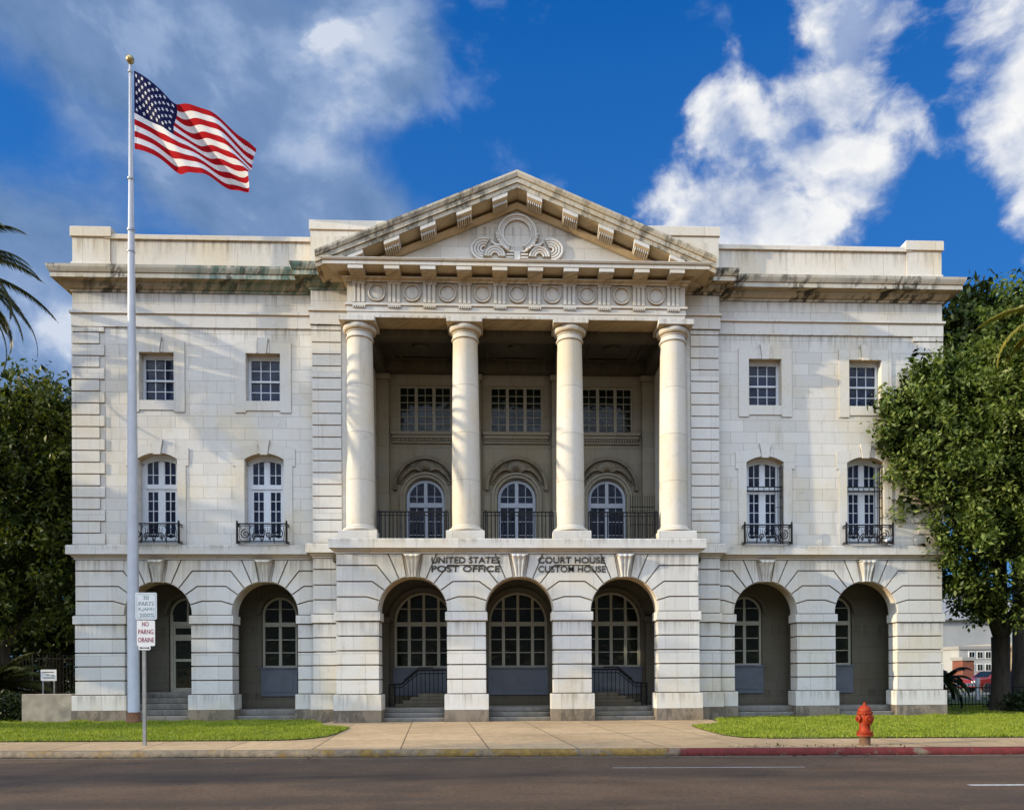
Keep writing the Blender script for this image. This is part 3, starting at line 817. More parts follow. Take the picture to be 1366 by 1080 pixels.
for x in (-1.46, 1.46, -4.3, 4.3):
    mb.box(x-.36, x+.36, 1.22, 1.349, .2, 3.0); mb.bevbox(x-.40, x+.40, 1.18, 1.348, 3.0, 3.2, .02)
for c in (-2.9, 0, 2.9): strip_arc(mb, c, 3.05, .92, 1.04, 0, 180, 1.27, 1.36)
for c in (-10.05, -7.27, 7.10, 9.95): strip_arc(mb, c, 3.28, .55, .66, 0, 180, 1.27, 1.36)
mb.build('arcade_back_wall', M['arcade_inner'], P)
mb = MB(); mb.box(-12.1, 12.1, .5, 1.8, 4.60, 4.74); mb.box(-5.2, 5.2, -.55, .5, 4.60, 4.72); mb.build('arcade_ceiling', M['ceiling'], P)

def arcade_window(c, hw, zs, nl, name='arcade_window'):
    mb = MB(); y0, y1 = 1.44, 1.52; zb = 1.62 if nl == 4 else 1.65; zt0, zt1 = 2.91, 3.04
    for s in (-1, 1): mb.box(*sorted((s*hw, s*(hw-.07))), y0, y1, zb, zs)
    strip_arc(mb, 0, zs, hw-.07, hw, 0, 180, y0, y1)
    mb.box(-hw+.07, hw-.07, y0-.02, y1, zt0, zt1); mb.box(-hw+.07, hw-.07, y0-.03, y1, zb, zb+.07)
    xs = [0] if nl == 2 else [-.45, 0, .45]
    for x in xs:
        ztop = zs+math.sqrt((hw-.03)**2-x*x)
        mb.box(x-.045, x+.045, y0+.006, y1, zb+.07, zt0); mb.box(x-.04, x+.04, y0+.008, y1, zt1, ztop)
    for i in (1, 2): z = zb+.07+(zt0-zb-.07)*i/3; mb.box(-hw+.07, hw-.07, y0+.03, y1-.004, z-.013, z+.013)
    z = 3.45; w = math.sqrt(max(0, (hw-.05)**2-(z-zs)**2)) if z > zs else hw-.07; mb.box(-w, w, y0+.03, y1-.004, z-.012, z+.012)
    w = mb.build(name, M['cream'], P, (c, 0, 0))
    mb = MB(); mb.prism([(-hw+.01, zb+.01), (hw-.01, zb+.01)]+arc(0, zs, hw-.015, 0, 180, 16), 1.485, 1.505); mb.build('pane', M['glass_dark'], w)
    mb = MB(); mb.box(-hw-.02, hw+.02, 1.31, 1.37, .79, zb-.03); mb.box(-hw+.12, hw-.12, 1.295, 1.32, .92, zb-.16); mb.box(-hw-.05, hw+.05, 1.28, 1.37, zb-.03, zb+.02)
    mb.build('base_panel', M['panel'], w)
for c in (-2.9, 0, 2.9): arcade_window(c, .90, 3.05, 4)
for c in (-7.27, 7.10, 9.95): arcade_window(c, .53, 3.28, 2)
# entrance door in the left bay
mb = MB(); y0, y1 = 1.44, 1.53; hw = .53
for s in (-1, 1): mb.box(*sorted((s*hw, s*(hw-.09))), y0, y1, .94, 3.28)
strip_arc(mb, 0, 3.28, hw-.07, hw, 0, 180, y0, y1); mb.box(-hw+.09, hw-.09, y0-.02, y1, 2.95, 3.07); mb.box(-.03, .03, y0+.01, y1, 3.07, 3.78)
mb.box(-hw+.09, hw-.09, y0+.015, y1, 2.50, 2.68); mb.box(-hw+.09, hw-.09, y0+.015, y1, 1.86, 1.94); mb.box(-hw+.09, hw-.09, y0+.015, y1, .94, 1.06)
mb.box(-hw+.09, hw-.09, y0+.016, y1, 2.88, 2.95)
for s in (-1, 1): mb.box(*sorted((s*(hw-.09), s*(hw-.15))), y0+.02, y1-.002, 1.06, 2.88)
d = mb.build('entrance_door', M['cream'], P, (-10.05, 0, 0))
mb = MB(); mb.prism([(-hw+.01, .96), (hw-.01, .96)]+arc(0, 3.28, hw-.015, 0, 180, 16), 1.485, 1.505); mb.build('pane', M['glass_dark'], d)
mb = MB(); mb.lathe([(.02, 0), (.045, .01), (.05, .04), (.03, .06)], n=12); o = mb.build('door_knob', M['iron'], d, (.22, y0+.02, 2.59)); o.rotation_euler = (PI/2, 0, 0)

# steps
def steps(c, hw, y0, rises, yback, flr):
    mb = MB(); z = .06; y = y0
    zs = [flr*(i+1)/rises+.11*(1-(i+1)/rises) for i in range(rises)]
    for i, zt in enumerate(zs):
        last = i == rises-1
        mb.bevbox(c-hw, c+hw, y, yback, z if i == 0 else zs[i-1]+.0005, zt, .012); y += .30 if rises < 5 else .22
    mb.build('steps', M['step'], P)
for c in BAYS_C: steps(c, RA-.005 if c == 0 else RA-.005, YB+.10, 3, 1.36, .47)
steps(-10.27, RA-.005, .02, 5, 1.5, .94)
for c in (-7.26, 7.26, 10.27): steps(c, RA-.005, .05, 2, 1.36, .42)
mb = MB()
mb.box(-4.99, -2.92-RA, -.5, 1.3, .06, .468); mb.box(2.92+RA, 4.99, -.5, 1.3, .06, .468)
for a in (-1.99, .93): mb.box(a, a+1.06, -.52, 1.3, .06, .468)
for a, b in ((-11.6, -11.21), (-9.33, -8.2), (-6.32, -5.6), (5.6, 6.32), (8.2, 9.33), (11.21, 11.6)): mb.box(a, b, .5, 1.3, .06, .418)
mb.build('arcade_floor', M['step'], P)
def stair(s):
    mb = MB(); ya, yb = .35, 1.22
    for i in range(4):
        a, b = sorted((s*(3.62-.22*i), s*1.85)); mb.bevbox(a, b, ya, yb, .468 if i == 0 else .47+.10*i+.0005, .57+.10*i, .008)
    mb.build('side_stair', M['arcade_inner'], P)
    mb = MB(); y = .40
    top = [(3.80, 1.14), (3.45, 1.15), (2.95, 1.55), (1.9, 1.56)]
    mb.tube([(s*x, y, z) for x, z in top], .028, 8); mb.tube([(s*x, y, z-.10) for x, z in top], .016, 6)
    mb.tube([(s*3.35, y-.12, 1.26), (s*2.92, y-.12, 1.62), (s*2.5, y-.12, 1.62)], .022, 8)
    for x in (3.80, 3.64): mb.box(s*x-.024, s*x+.024, y-.024, y+.024, .47, 1.14)
    x = 3.5
    while x > 1.95:
        z = 1.15 if x > 3.45 else (1.15+(3.45-x)/.5*.40 if x > 2.95 else 1.55); zb = .47 if x > 3.62 else min(.87, .57+.10*int((3.62-x)/.22))
        mb.box(s*x-.010, s*x+.010, y-.010, y+.010, zb, z); x -= .125
    mb.build('stair_railing', M['iron'], P)
stair(-1); stair(1)

# lettering over the arches
def text(name, body, x0, x1, z0, z1, y, m, parent, ext=.012, bold=.012, thick=0.0):
    c = bpy.data.curves.new(name, 'FONT'); c.body = body; c.size = 1; c.extrude = 0.0; c.offset = bold
    o = bpy.data.objects.new(name, c); COL.objects.link(o)
    bpy.context.view_layer.update()
    bb = [Vector(b) for b in o.bound_box]; xa = min(b.x for b in bb); xb = max(b.x for b in bb); za = min(b.y for b in bb); zb = max(b.y for b in bb)
    dg = bpy.context.evaluated_depsgraph_get(); me = bpy.data.meshes.new_from_object(o.evaluated_get(dg))
    bpy.data.objects.remove(o)
    bm = bmesh.new(); bm.from_mesh(me)
    bmesh.ops.remove_doubles(bm, verts=bm.verts[:], dist=1e-5)
    r = bmesh.ops.extrude_face_region(bm, geom=bm.faces[:])
    nv = [g for g in r['geom'] if isinstance(g, bmesh.types.BMVert)]
    sx = (x1-x0)/(xb-xa); sz = (z1-z0)/(zb-za); top = set(nv)
    for v in bm.verts:
        px, pz = x0+(v.co.x-xa)*sx, z0+(v.co.y-za)*sz
        v.co = (px, y-ext if v in top else y, pz)
    bmesh.ops.recalc_face_normals(bm, faces=bm.faces[:])
    bm.to_mesh(me); bm.free(); me.name = name
    me.materials.clear(); me.materials.append(m)
    ob = bpy.data.objects.new(name, me); COL.objects.link(ob); ob.parent = parent
    return ob
for body, x0, x1, z0, z1 in (('UNITED STATES', -2.40, -.53, 4.47, 4.645), ('POST OFFICE', -2.40, -.53, 4.235, 4.405),
                             ('COURT HOUSE', .53, 2.37, 4.47, 4.645), ('CUSTOM HOUSE', .53, 2.39, 4.225, 4.40)):
    text('lettering', body, x0, x1, z0, z1, YB-.003, M['letter'], P, ext=.016, bold=.010 if 'CUS' not in body else .002)

# ------------------------------------------------------------------ SMALL THINGS
# flagpole and flag
fp = tag(empty('flagpole', (-10.56, -.80, .14)), 'tall white tapered flagpole with a gilt ball standing in the left lawn', 'flagpole')
mb = MB(); mb.lathe([(.165, 0), (.165, .10), (.15, .16), (.146, 3), (.122, 7.6), (.088, 12.6), (.055, 15), (.038, 17), (.032, 18.02)], n=24)
mb.build('pole', M['polepaint'], fp, smooth=True)
mb = MB(); mb.lathe([(.21, -.05), (.21, .05), (.18, .09), (.16, .30), (.14, .30)], n=24); mb.build('base_collar', M['rust'], fp, smooth=True)
mb = MB(); pr = [(.03, 17.98), (.045, 18.0), (.03, 18.03)]+[(.105*math.sin(R(a)), 18.14-.105*math.cos(R(a))) for a in range(15, 180, 15)]+[(.001, 18.245)]
mb.lathe(pr, n=20); mb.build('finial_ball', M['brass'], fp, smooth=True)
mb = MB(); mb.tube([(.05, -.05, 17.85), (.07, -.05, 16), (.12, -.04, 12), (.16, -.03, 6), (.165, -.03, 3.2)], .008, 5); mb.box(.155, .19, -.06, .0, 3.1, 3.3); mb.build('halyard', M['galv'], fp)
mb = MB()
for z, h in ((17.84, .06), (14.9, .05), (13.5, .06), (12.9, .04)): r = .036+.0095*(18-z); mb.lathe([(r, z-h), (r+.018, z-h), (r+.018, z), (r, z)], n=16)
mb.build('pole_clamp', M['galv'], fp)

def flag():
    def interp(pts, u):
        for (u0, x0, z0), (u1, x1, z1) in zip(pts[:-1], pts[1:]):
            if u <= u1+1e-9:
                t = (u-u0)/(u1-u0); return x0+(x1-x0)*t, z0+(z1-z0)*t
        return pts[-1][1:]
    TOP = [(0, -10.50, 18.0), (.2, -9.93, 17.62), (.4, -9.43, 17.20), (.6, -8.65, 16.90), (.78, -8.02, 16.60), (1, -7.15, 15.92)]
    BOT = [(0, -10.50, 15.84), (.22, -9.80, 15.62), (.4, -9.25, 15.24), (.62, -8.62, 15.06), (.8, -8.05, 14.93), (1, -7.33, 14.76)]
    def sm(pts, u):
        xs = zs = 0; w = 0
        for d in (-.06, -.03, 0, .03, .06):
            x, z = interp(pts, min(1, max(0, u+d))); k = 1; xs += x*k; zs += z*k; w += k
        return xs/w, zs/w
    def S(u, v):
        (xt, zt), (xb, zb) = sm(TOP, u), sm(BOT, u)
        x = xt+(xb-xt)*v; z = zt+(zb-zt)*v
        amp = .17*min(1, u*2.5)
        ph = 2*PI*(1.9*u-1.0*v+.1)
        y = -.80-.02-amp*math.sin(ph)-.075*u*math.sin(2*PI*(4.6*u-1.9*v))
        z += .05*math.sin(2*PI*(1.7*u)+1.2*v)*u; x += .05*math.sin(2*PI*(1.2*v+.3))*u
        return Vector((x, y, z))
    nu, nv = 80, 52; V = [S(i/nu, j/nv) for j in range(nv+1) for i in range(nu+1)]; F = []; MI = []
    for j in range(nv):
        for i in range(nu):
            F.append((j*(nu+1)+i, (j+1)*(nu+1)+i, (j+1)*(nu+1)+i+1, j*(nu+1)+i+1))
            MI.append(2 if (i < 32 and j < 28) else (j//4) % 2)
    mb = MB(); mb.v = [tuple(p) for p in V]; mb.f = F; mb.m = MI
    f = mb.build('flag', [M['flagred'], M['flagwhite'], M['flagblue']], None, smooth='all', recalc=False)
    tag(f, 'red, white and blue stars-and-stripes flag flying to the right from the flagpole', 'flag')
    mb = MB()
    for row in range(9):
        n = 6 if row % 2 == 0 else 5
        for q in range(n):
            u = (.4/12)*(2*q+1 if n == 6 else 2*q+2); v = (7/13/10)*(row+1)
            for sd in (-1, 1):
                pts = []
                for t in range(10):
                    rr = (1 if t % 2 == 0 else .42)*.062; a = PI/2+t*PI/5
                    uu = u+rr*math.cos(a)/3.9; vv = v-rr*math.sin(a)/2.05
                    e = .003; p = S(uu, vv); nrm = (S(uu+e, vv)-p).cross(S(uu, vv+e)-p).normalized(); pts.append(p+nrm*.006*sd)
                c = sum(pts, Vector())/10
                mb.add([c]+pts, [(0, 1+t, 1+(t+1) % 10) for t in range(10)])
    mb.build('star_field', M['flagwhite'], f, recalc=False)
flag()

# parking sign
sg = tag(empty('parking_sign', (-7.10, -7.34, .12)), 'two white parking notices on a grey steel post at the lawn edge', 'street sign')
mb = MB(); mb.box(-.028, .028, -.02, .02, -.05, 2.80)
mb.build('post', M['galv'], sg)
def plate(name, x0, x1, z0, z1, y, m):
    mb = MB(); r = .025; pts = []
    for cx, cz, a in ((x1-r, z1-r, 0), (x0+r, z1-r, 90), (x0+r, z0+r, 180), (x1-r, z0+r, 270)):
        pts += [(cx+r*math.cos(R(a+q*30)), cz+r*math.sin(R(a+q*30))) for q in range(4)]
    mb.prism(pts, y, y+.004); return mb.build(name, m, sg)
a = plate('sign_plate', -.14, .25, 2.34, 2.84, -.035, M['signgrey']); a['label'] = 'upper notice in faded grey with worn green print'
mb = MB(); mb.box(-.115, .225, -.0362, -.0352, 2.368, 2.374); mb.box(-.115, .225, -.0362, -.0352, 2.806, 2.812); mb.box(-.115, -.109, -.0362, -.0352, 2.374, 2.806); mb.box(.219, .225, -.0362, -.0352, 2.374, 2.806)
mb.build('border', M['signgreen'], a)
for body, x0, x1, z0, z1 in (('30', .0, .10, 2.71, 2.785), ('PARTS', -.08, .19, 2.60, 2.675), ('K.JAND', -.085, .20, 2.495, 2.565), ('2I00%', -.07, .20, 2.39, 2.46)):
    text('print', body, x0, x1, z0, z1, -.0355, M['signgreen'], a, ext=.002, bold=.004)
a = plate('sign_plate', -.115, .215, 1.85, 2.325, -.036, M['signwhite']); a['label'] = 'lower notice in white with red print'
for body, x0, x1, z0, z1, m in (('NO', -.02, .10, 2.215, 2.30, 'signred'), ('PARNG', -.09, .185, 2.07, 2.16, 'signred'), ('ORAINE', -.095, .195, 1.92, 2.01, 'signred')):
    text('print', body, x0, x1, z0, z1, -.0365, M[m], a, ext=.002, bold=.008)
a = plate('sign_plate', -.085, .135, 1.775, 1.862, -.041, M['signwhite']); a['label'] = 'small plate with an arrow below the notices'
mb = MB(); mb.box(-.04, .09, -.0435, -.0415, 1.808, 1.824); mb.prism([(-.07, 1.816), (-.035, 1.838), (-.035, 1.794)], -.0435, -.0415); mb.prism([(.12, 1.816), (.085, 1.838), (.085, 1.794)], -.0435, -.0415); mb.build('arrow', M['signblack'], a)

# fire hydrant
hy = tag(empty('fire_hydrant', (5.98, -8.46, .12), R(8)), 'red fire hydrant with rusty foot beside the red kerb', 'hydrant'); hy.scale = (.88, .88, 1)
mb = MB(); mb.lathe([(.125, -.02), (.125, .0), (.115, .01), (.108, .03), (.104, .15), (.155, .155), (.16, .175), (.155, .195), (.118, .20), (.118, .205), (.15, .21), (.15, .235), (.115, .245), (.107, .27), (.105, .40), (.112, .44), (.118, .52), (.112, .545), (.145, .55), (.15, .565), (.145, .58), (.12, .585)], n=28)
mb.build('barrel', M['hydrant'], hy, smooth=True)
mb = MB(); mb.lathe([(.12, .584), (.128, .60), (.122, .635), (.10, .67), (.065, .695), (.045, .70), (.04, .715), (.025, .72), (.025, .755), (.0001, .758)], n=24); mb.build('bonnet', M['hydrant'], hy, smooth=True)
def nozzle(name, ang, z, r, l):
    mb = MB(); mb.lathe([(r, .06), (r, l-.05), (r+.018, l-.045), (r+.018, l-.01), (r+.006, l), (.028, l+.004), (.026, l+.03), (.0001, l+.032)], n=16)
    o = mb.build(name, M['hydrant'], hy, (0, 0, z), smooth=True); o.rotation_euler = (PI/2, 0, ang)
nozzle('hose_nozzle', R(90), .47, .05, .165); nozzle('hose_nozzle', R(-90), .47, .05, .165); nozzle('pumper_nozzle', 0, .455, .068, .16)
mb = MB()
for z in (.175, .222, .566):
    for i in range(8): a = 2*PI*i/8+.2; rr = .138; mb.lathe([(.012, z-.025), (.012, z+.028)], rr*math.cos(a), rr*math.sin(a), 6)
mb.build('flange_bolt', M['hydrant'], hy)
mb = MB(); pts = [(.15+.02*math.sin(i*1.3), -.02, .47-.05*math.sin(PI*i/10)-.02*i) for i in range(11)]; mb.tube(pts, .006, 5); mb.build('cap_chain', M['rust'], hy)

# security camera on the belt course
sc = tag(empty('security_camera', (10.86, -.20, 5.14)), 'small white security camera on the ledge below the far right french window', 'camera')
mb = MB(); mb.bevbox(-.05, .05, -.04, .04, 0, .02, .004); mb.tube([(0, 0, .02), (-.02, 0, .12)], .018, 8); mb.build('bracket', M['white'], sc)
mb = MB(); mb.tube([(-.13, -.06, .12), (.0, 0, .16), (.14, .05, .19)], [.045, .055, .05], 12); mb.bevbox(-.16, .15, -.055, .06, .20, .215, .004); mb.build('housing', M['white'], sc)

# low concrete wall and site sign on the left
lw = MB(); lw.bevbox(-14.03, -12.67, -.05, .30, .05, .93, .015)
tag(lw.build('low_wall', M['concrete']), 'low weathered concrete wall adjoining the left corner of the courthouse', 'wall')
ns = tag(empty('notice_board', (-14.23, 1.5, .1)), 'small white notice on thin stakes behind the low concrete wall', 'sign')
mb = MB(); mb.box(-.23, .23, -.01, .01, 1.2, 1.54); b_ = mb.build('board', M['signwhite'], ns)
mb = MB()
for z, a, b in ((1.46, -.19, .16), (1.38, -.06, .03), (1.36, .08, .17), (1.29, -.15, .18)): mb.box(a, b, -.0125, -.0105, z-.012, z+.012)
mb.build('print', M['signblack'], b_)
mb = MB(); mb.box(-.18, -.15, -.02-.001, .012, 0, 1.2); mb.box(.15, .18, -.021, .012, 0, 1.2); mb.build('stake', M['galv'], ns)

def iron_fence(name, x0, x1, y, z0, z1, label, step=.115, col='iron'):
    e = tag(empty(name, (x0, y, z0)), label, 'fence'); L = x1-x0; H = z1-z0
    mb = MB(); n = int(L/step)
    for i in range(n+1):
        x = L*i/n; mb.box(x-.009, x+.009, -.009, .009, 0, H)
    mb.build('picket', M[col], e)['kind'] = 'stuff'
    mb = MB(); mb.box(0, L, -.012, .012, H-.16, H-.12); mb.box(0, L, -.012, .012, .12, .16); mb.build('rail', M[col], e)
    x = 0
    while x <= L: mb = MB(); mb.box(x-.03, x+.03, -.03, .03, -.05, H+.08); mb.build('fence_post', M[col], e); x += 2.3
iron_fence('iron_fence', -19.2, -13.1, 5.0, .1, 2.2, 'tall black picket fence under the trees left of the courthouse')
iron_fence('iron_fence', 12.95, 22.2, 5.0, .1, .98, 'low black picket fence beside the oak trunk on the right', .13)

# white pipe barrier
br = tag(empty('pipe_barrier', (19.6, 12, .1)), 'white post and rail barrier beyond the low black fence', 'fence')
for x in (0.05, 1.95, 3.9, 5.6):
    mb = MB(); mb.box(x-.07, x+.07, -.07, .07, 0, 1.05); mb.build('post', M['signwhite'], br)
mb = MB(); mb.box(0, 2.0, -.05, .05, .66, .80); mb.box(3.9, 8, -.05, .05, .66, .80); mb.box(0, 8, -.04, .04, .28, .36); mb.build('rail', M['signwhite'], br)

# ------------------------------------------------------------------ BACKGROUND BUILDINGS, CARS
def far_building(name, x0, x1, y0, y1, z1, wm, label, wins, roof=None):
    e = tag(empty(name, ((x0+x1)/2, y0, .1)), label, 'building'); w2 = (x1-x0)/2
    mb = MB(); mb.box(-w2, w2, 0, y1-y0, -.1, z1); mb.build('wall', wm, e)
    for (xa, xb, za, zb) in wins:
        mb = MB(); mb.box(xa-.08, xb+.08, -.06, .02, za-.08, zb+.08); f = mb.build('window', M['signwhite'], e)
        mb = MB(); mb.box(xa, (xa+xb)/2-.03, -.08, -.05, za, zb); mb.box((xa+xb)/2+.03, xb, -.08, -.05, za, zb); mb.build('pane', M['glass_dark'], f)
    mb = MB(); rf = roof or .3
    if rf > .5:
        mb.prismx([(-.5, z1), ((y1-y0)/2, z1+rf), (y1-y0+.5, z1), (y1-y0+.5, z1-.12), (-.5, z1-.12)], -w2-.5, w2+.5)
    else: mb.box(-w2-.12, w2+.12, -.12, y1-y0+.12, z1-.15, z1+rf-.15)
    mb.build('roof', M['roof'], e); return e
pale = simple('pale_render', (.40, .40, .39), .9, var=.1, scale=.6); brickm = simple('red_brick', (.22, .075, .045), .9, var=.3, scale=6)
tan = simple('tan_stone', (.38, .30, .20), .9, var=.2, scale=1.5); greyroof = simple('pale_metal_roof', (.27, .27, .265), .6, var=.12, scale=.4)
far_building('office_block', 41.6, 46.0, 45, 48, 3.6, pale, 'pale two-storey block with small dark windows behind the oak trunk',
             [(-1.25+k*.78, -.80+k*.78, z, z+.55) for k in range(4) for z in (1.5, 2.65)])
far_building('brick_block', 39.4, 40.4, 41, 42.5, 2.5, brickm, 'red brick block in front of the pale two-storey building', [])
far_building('stone_hall', 46.6, 60, 40, 52, 3.9, tan, 'tan stone hall to the right of the oak trunk', [(-6.0+2.6*k, -4.4+2.6*k, 1.9, 3.2) for k in range(4)])
wb = far_building('warehouse', 32, 62, 62, 84, 7.5, pale, 'large pale warehouse with a broad metal roof far behind the fence', [], 5.5)
for o in wb.children:
    if o.name.startswith('roof'): o.data.materials[0] = greyroof
mb = MB(); mb.box(-.2, 12, 0, .25, 0, .62); bw = mb.build('brick_wall', brickm, None, (33.5, 31, .1)); tag(bw, 'low red brick wall along the far car park', 'wall')

def car(label, loc, rz, colr):
    e = tag(empty('parked_car', loc, rz), label, 'car'); pm = simple('car_paint', colr, .25, var=.03)
    body = [(-2.1, .35), (-2.15, .62), (-2.05, .86), (-1.3, .95), (-.75, 1.38), (.75, 1.42), (1.45, .98), (2.05, .85), (2.15, .6), (2.1, .35)]
    mb = MB(); rings = []
    for y, k in ((-.86, .92), (-.84, 1.0), (.84, 1.0), (.86, .92)):
        rings.append([(x*(.98 if k < 1 else 1), y*(1-.13*max(0, (z-.95))/.45), .35+(z-.35)*k) for x, z in body])
    mb.loops(rings); mb.build('body', pm, e)
    mb = MB()
    for s in (-1, 1):
        for poly in ([(-1.12, .99), (-.68, 1.32), (-.02, 1.34), (-.02, .99)], [(.06, .99), (.06, 1.34), (.68, 1.35), (1.22, .99)]):
            mb.loops([[(x, s*(.872-.10*max(0, z-.95)/.45), z) for x, z in poly], [(x, s*(.80-.10*max(0, z-.95)/.45), z) for x, z in poly]])
    mb.build('side_window', M['glass_dark'], e)
    mb = MB(); mb.add([(-1.26, -.70, .99), (-1.26, .70, .99), (-.80, .60, 1.37), (-.80, -.60, 1.37)], [(0, 1, 2, 3)]); mb.add([(1.42, -.70, 1.02), (1.42, .70, 1.02), (.80, .60, 1.41), (.80, -.60, 1.41)], [(0, 1, 2, 3)])
    mb.build('windscreen', M['glass_dark'], e)
    for x in (-1.35, 1.35):
        for s in (-1, 1):
            mb = MB(); mb.lathe([(.20, -.1), (.31, -.1), (.33, -.06), (.33, .06), (.31, .1), (.20, .1)], n=20); w = mb.build('wheel', M['signblack'], e, (x, s*.80, .33)); w.rotation_euler = (PI/2, 0, 0)
            mb = MB(); mb.lathe([(.20, -.085), (.06, -.10), (.05, .10), (.20, .085)], n=16); mb.build('rim', M['galv'], w)
    for x in (-2.13, 2.13):
        for s in (-1, 1): mb = MB(); mb.bevbox(x-.04, x+.04, s*.62-.16, s*.62+.16, .64, .78, .01); mb.build('lamp', M['signwhite'] if x < 0 else M['signred'], e)
car('dark grey car parked in the shade behind the trees at far left', (-20.6, 8.0, .1), R(4), (.03, .033, .04))
car('dark red car parked near the low brick wall', (31.2, 24.5, .1), R(2), (.22, .02, .02))

# ------------------------------------------------------------------ VEGETATION
def leaves_mesh(name, C, size, mat_, parent, upbias=.4, aspect=.45):
    """one small folded leaf per centre"""
    n = len(C); C = np.asarray(C, float)
    d = RNG.normal(size=(n, 3)); d[:, 2] -= .25; d /= np.linalg.norm(d, axis=1)[:, None]
    nr = RNG.normal(size=(n, 3)); nr[:, 2] += upbias*2; nr -= (nr*d).sum(1)[:, None]*d; nr /= np.linalg.norm(nr, axis=1)[:, None]+1e-9
    sd = np.cross(d, nr); L = size*RNG.choice([.55, .8, 1.0, 1.25, 1.5], n)[:, None]*RNG.uniform(.9, 1.1, n)[:, None]; Wd = L*aspect
    v = np.empty((n, 4, 3)); v[:, 0] = C; v[:, 1] = C+d*L*.5+sd*Wd*.5+nr*L*.08; v[:, 2] = C+d*L; v[:, 3] = C+d*L*.5-sd*Wd*.5+nr*L*.08
    return quads(name, v, mat_, parent)
def quads(name, v, mat_, parent, k=4):
    n = len(v); me = bpy.data.meshes.new(name); me.vertices.add(n*k); me.vertices.foreach_set('co', v.reshape(-1).astype(np.float32))
    me.loops.add(n*k); me.loops.foreach_set('vertex_index', np.arange(n*k, dtype=np.int32))
    me.polygons.add(n); me.polygons.foreach_set('loop_start', np.arange(0, n*k, k, dtype=np.int32))
    try: me.polygons.foreach_set('loop_total', np.full(n, k, dtype=np.int32))
    except Exception: pass
    me.update(calc_edges=True); me.validate(); me.materials.append(mat_)
    o = bpy.data.objects.new(name, me); COL.objects.link(o)
    if parent is not None: o.parent = parent
    return o
def clump_points(clumps, per=26, twig=.17, dens=26):
    out = []
    for (cx, cy, cz, r) in clumps:
        k = max(6, int(dens*r*r))
        d = RNG.normal(size=(k, 3)); d /= np.linalg.norm(d, axis=1)[:, None]
        rad = r*RNG.uniform(.45, 1.08, k)**.7
        tw = np.array([cx, cy, cz])+d*rad[:, None]*np.array([1, 1, .85])
        for t, dd in zip(tw, d):
            m = int(per*RNG.uniform(.6, 1.4)); s = RNG.normal(size=(m, 3))*twig
            s += np.outer(RNG.uniform(-.25, .35, m), dd+np.array([0, 0, .25]))
            out.append(t+s)
    return np.concatenate(out)
def limb(mb, a, b, r0, r1, bend=.25, n=7, sides=9):
    a = Vector(a); b = Vector(b); mid = (a+b)/2+Vector((random.uniform(-1, 1), random.uniform(-1, 1), random.uniform(0, 1)))*bend*(b-a).length*.4
    pts = []; rs = []
    for i in range(n+1):
        t = i/n; p = a*(1-t)**2+mid*2*t*(1-t)+b*t*t; pts.append(p); rs.append(r0+(r1-r0)*t)
    mb.tube(pts, rs, sides); return pts
def tree(name, label, cat_, base, fork, trunk_r, limbs, clumps, leaf, size, per, twig, dens, group=None, lean=(0, 0)):
    e = tag(empty(name, base), label, cat_, group); B = Vector(base)
    mb = MB(); f = Vector((base[0]+lean[0], base[1]+lean[1], fork))-B
    pts = [Vector((0, 0, -.2)), Vector((0, 0, .12)), f*.3, f*.65, f*1.0]; mb.tube(pts, [trunk_r*1.75, trunk_r*1.3, trunk_r*1.02, trunk_r*.95, trunk_r*1.0], 14)
    for lb in limbs:
        p = limb(mb, f*.97, Vector(lb[:3])-B, trunk_r*lb[3], trunk_r*.16)
        for c in clumps:
            cv = Vector(c[:3])-B
            q = min(p[3:], key=lambda w: (w-cv).length)
            if (q-cv).length < 2.6: limb(mb, q, cv, trunk_r*.16, .015, .2, 5, 6)
    mb.build('trunk', M['bark'], e, smooth='all')
    pts = clump_points(clumps, per, twig, dens)-np.array(base)
    leaves_mesh('crown', pts, size, M[leaf], e)
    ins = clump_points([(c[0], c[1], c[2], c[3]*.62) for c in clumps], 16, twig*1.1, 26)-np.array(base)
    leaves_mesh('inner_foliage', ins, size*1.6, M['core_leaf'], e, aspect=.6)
    return e
OAK = [(11.5,-.4,9.3,.85),(11.2,-.5,8.4,.75),(11.35,-.4,7.6,.75),(11.9,-.2,6.5,.8),(12.2,-.2,9.7,.75),(13.1,0,9.9,.95),(12.5,-.4,8.4,1.1),(12.6,-.4,7.2,1.0),(12.7,-.4,5.4,.85),
       (13.3,.1,4.5,.8),(13.9,.5,3.7,.65),(14.5,.6,3.3,.55),(15.4,-.2,3.3,.65),(14.8,1.8,3.9,.8),(17.2,.8,3.9,.9),(14.2,1.8,4.8,.9),(13.8,-1,7.0,1.3),(14.3,-1.2,8.9,1.3),(15.0,-1.3,5.3,1.3),(14.2,-.2,11.2,.8),(14.9,0,12.1,.9),(15.5,-.6,10.5,1.3),
       (16.4,-.8,8.4,1.6),(16.4,-.8,6.2,1.4),(16.3,-.5,4.3,1.1),(13.7,-.9,5.7,1.1),(14.2,-.5,10.2,1.0),(13.3,.8,8.9,1.1),(13.6,1.2,7.2,1.1),(15,1.5,7.8,1.5),(17.5,1,10.5,1.6),(18.2,1.5,8,1.7),(18,1,5.6,1.4),
       (16.3,3.2,9.3,1.6),(17,3.6,7,1.6),(15.9,2.8,11.4,1.3),(15.3,-1.5,7.1,1.2),(12.0,-.3,10.2,.45),(10.85,-.4,8.1,.4),(10.9,-.4,9.0,.4)]
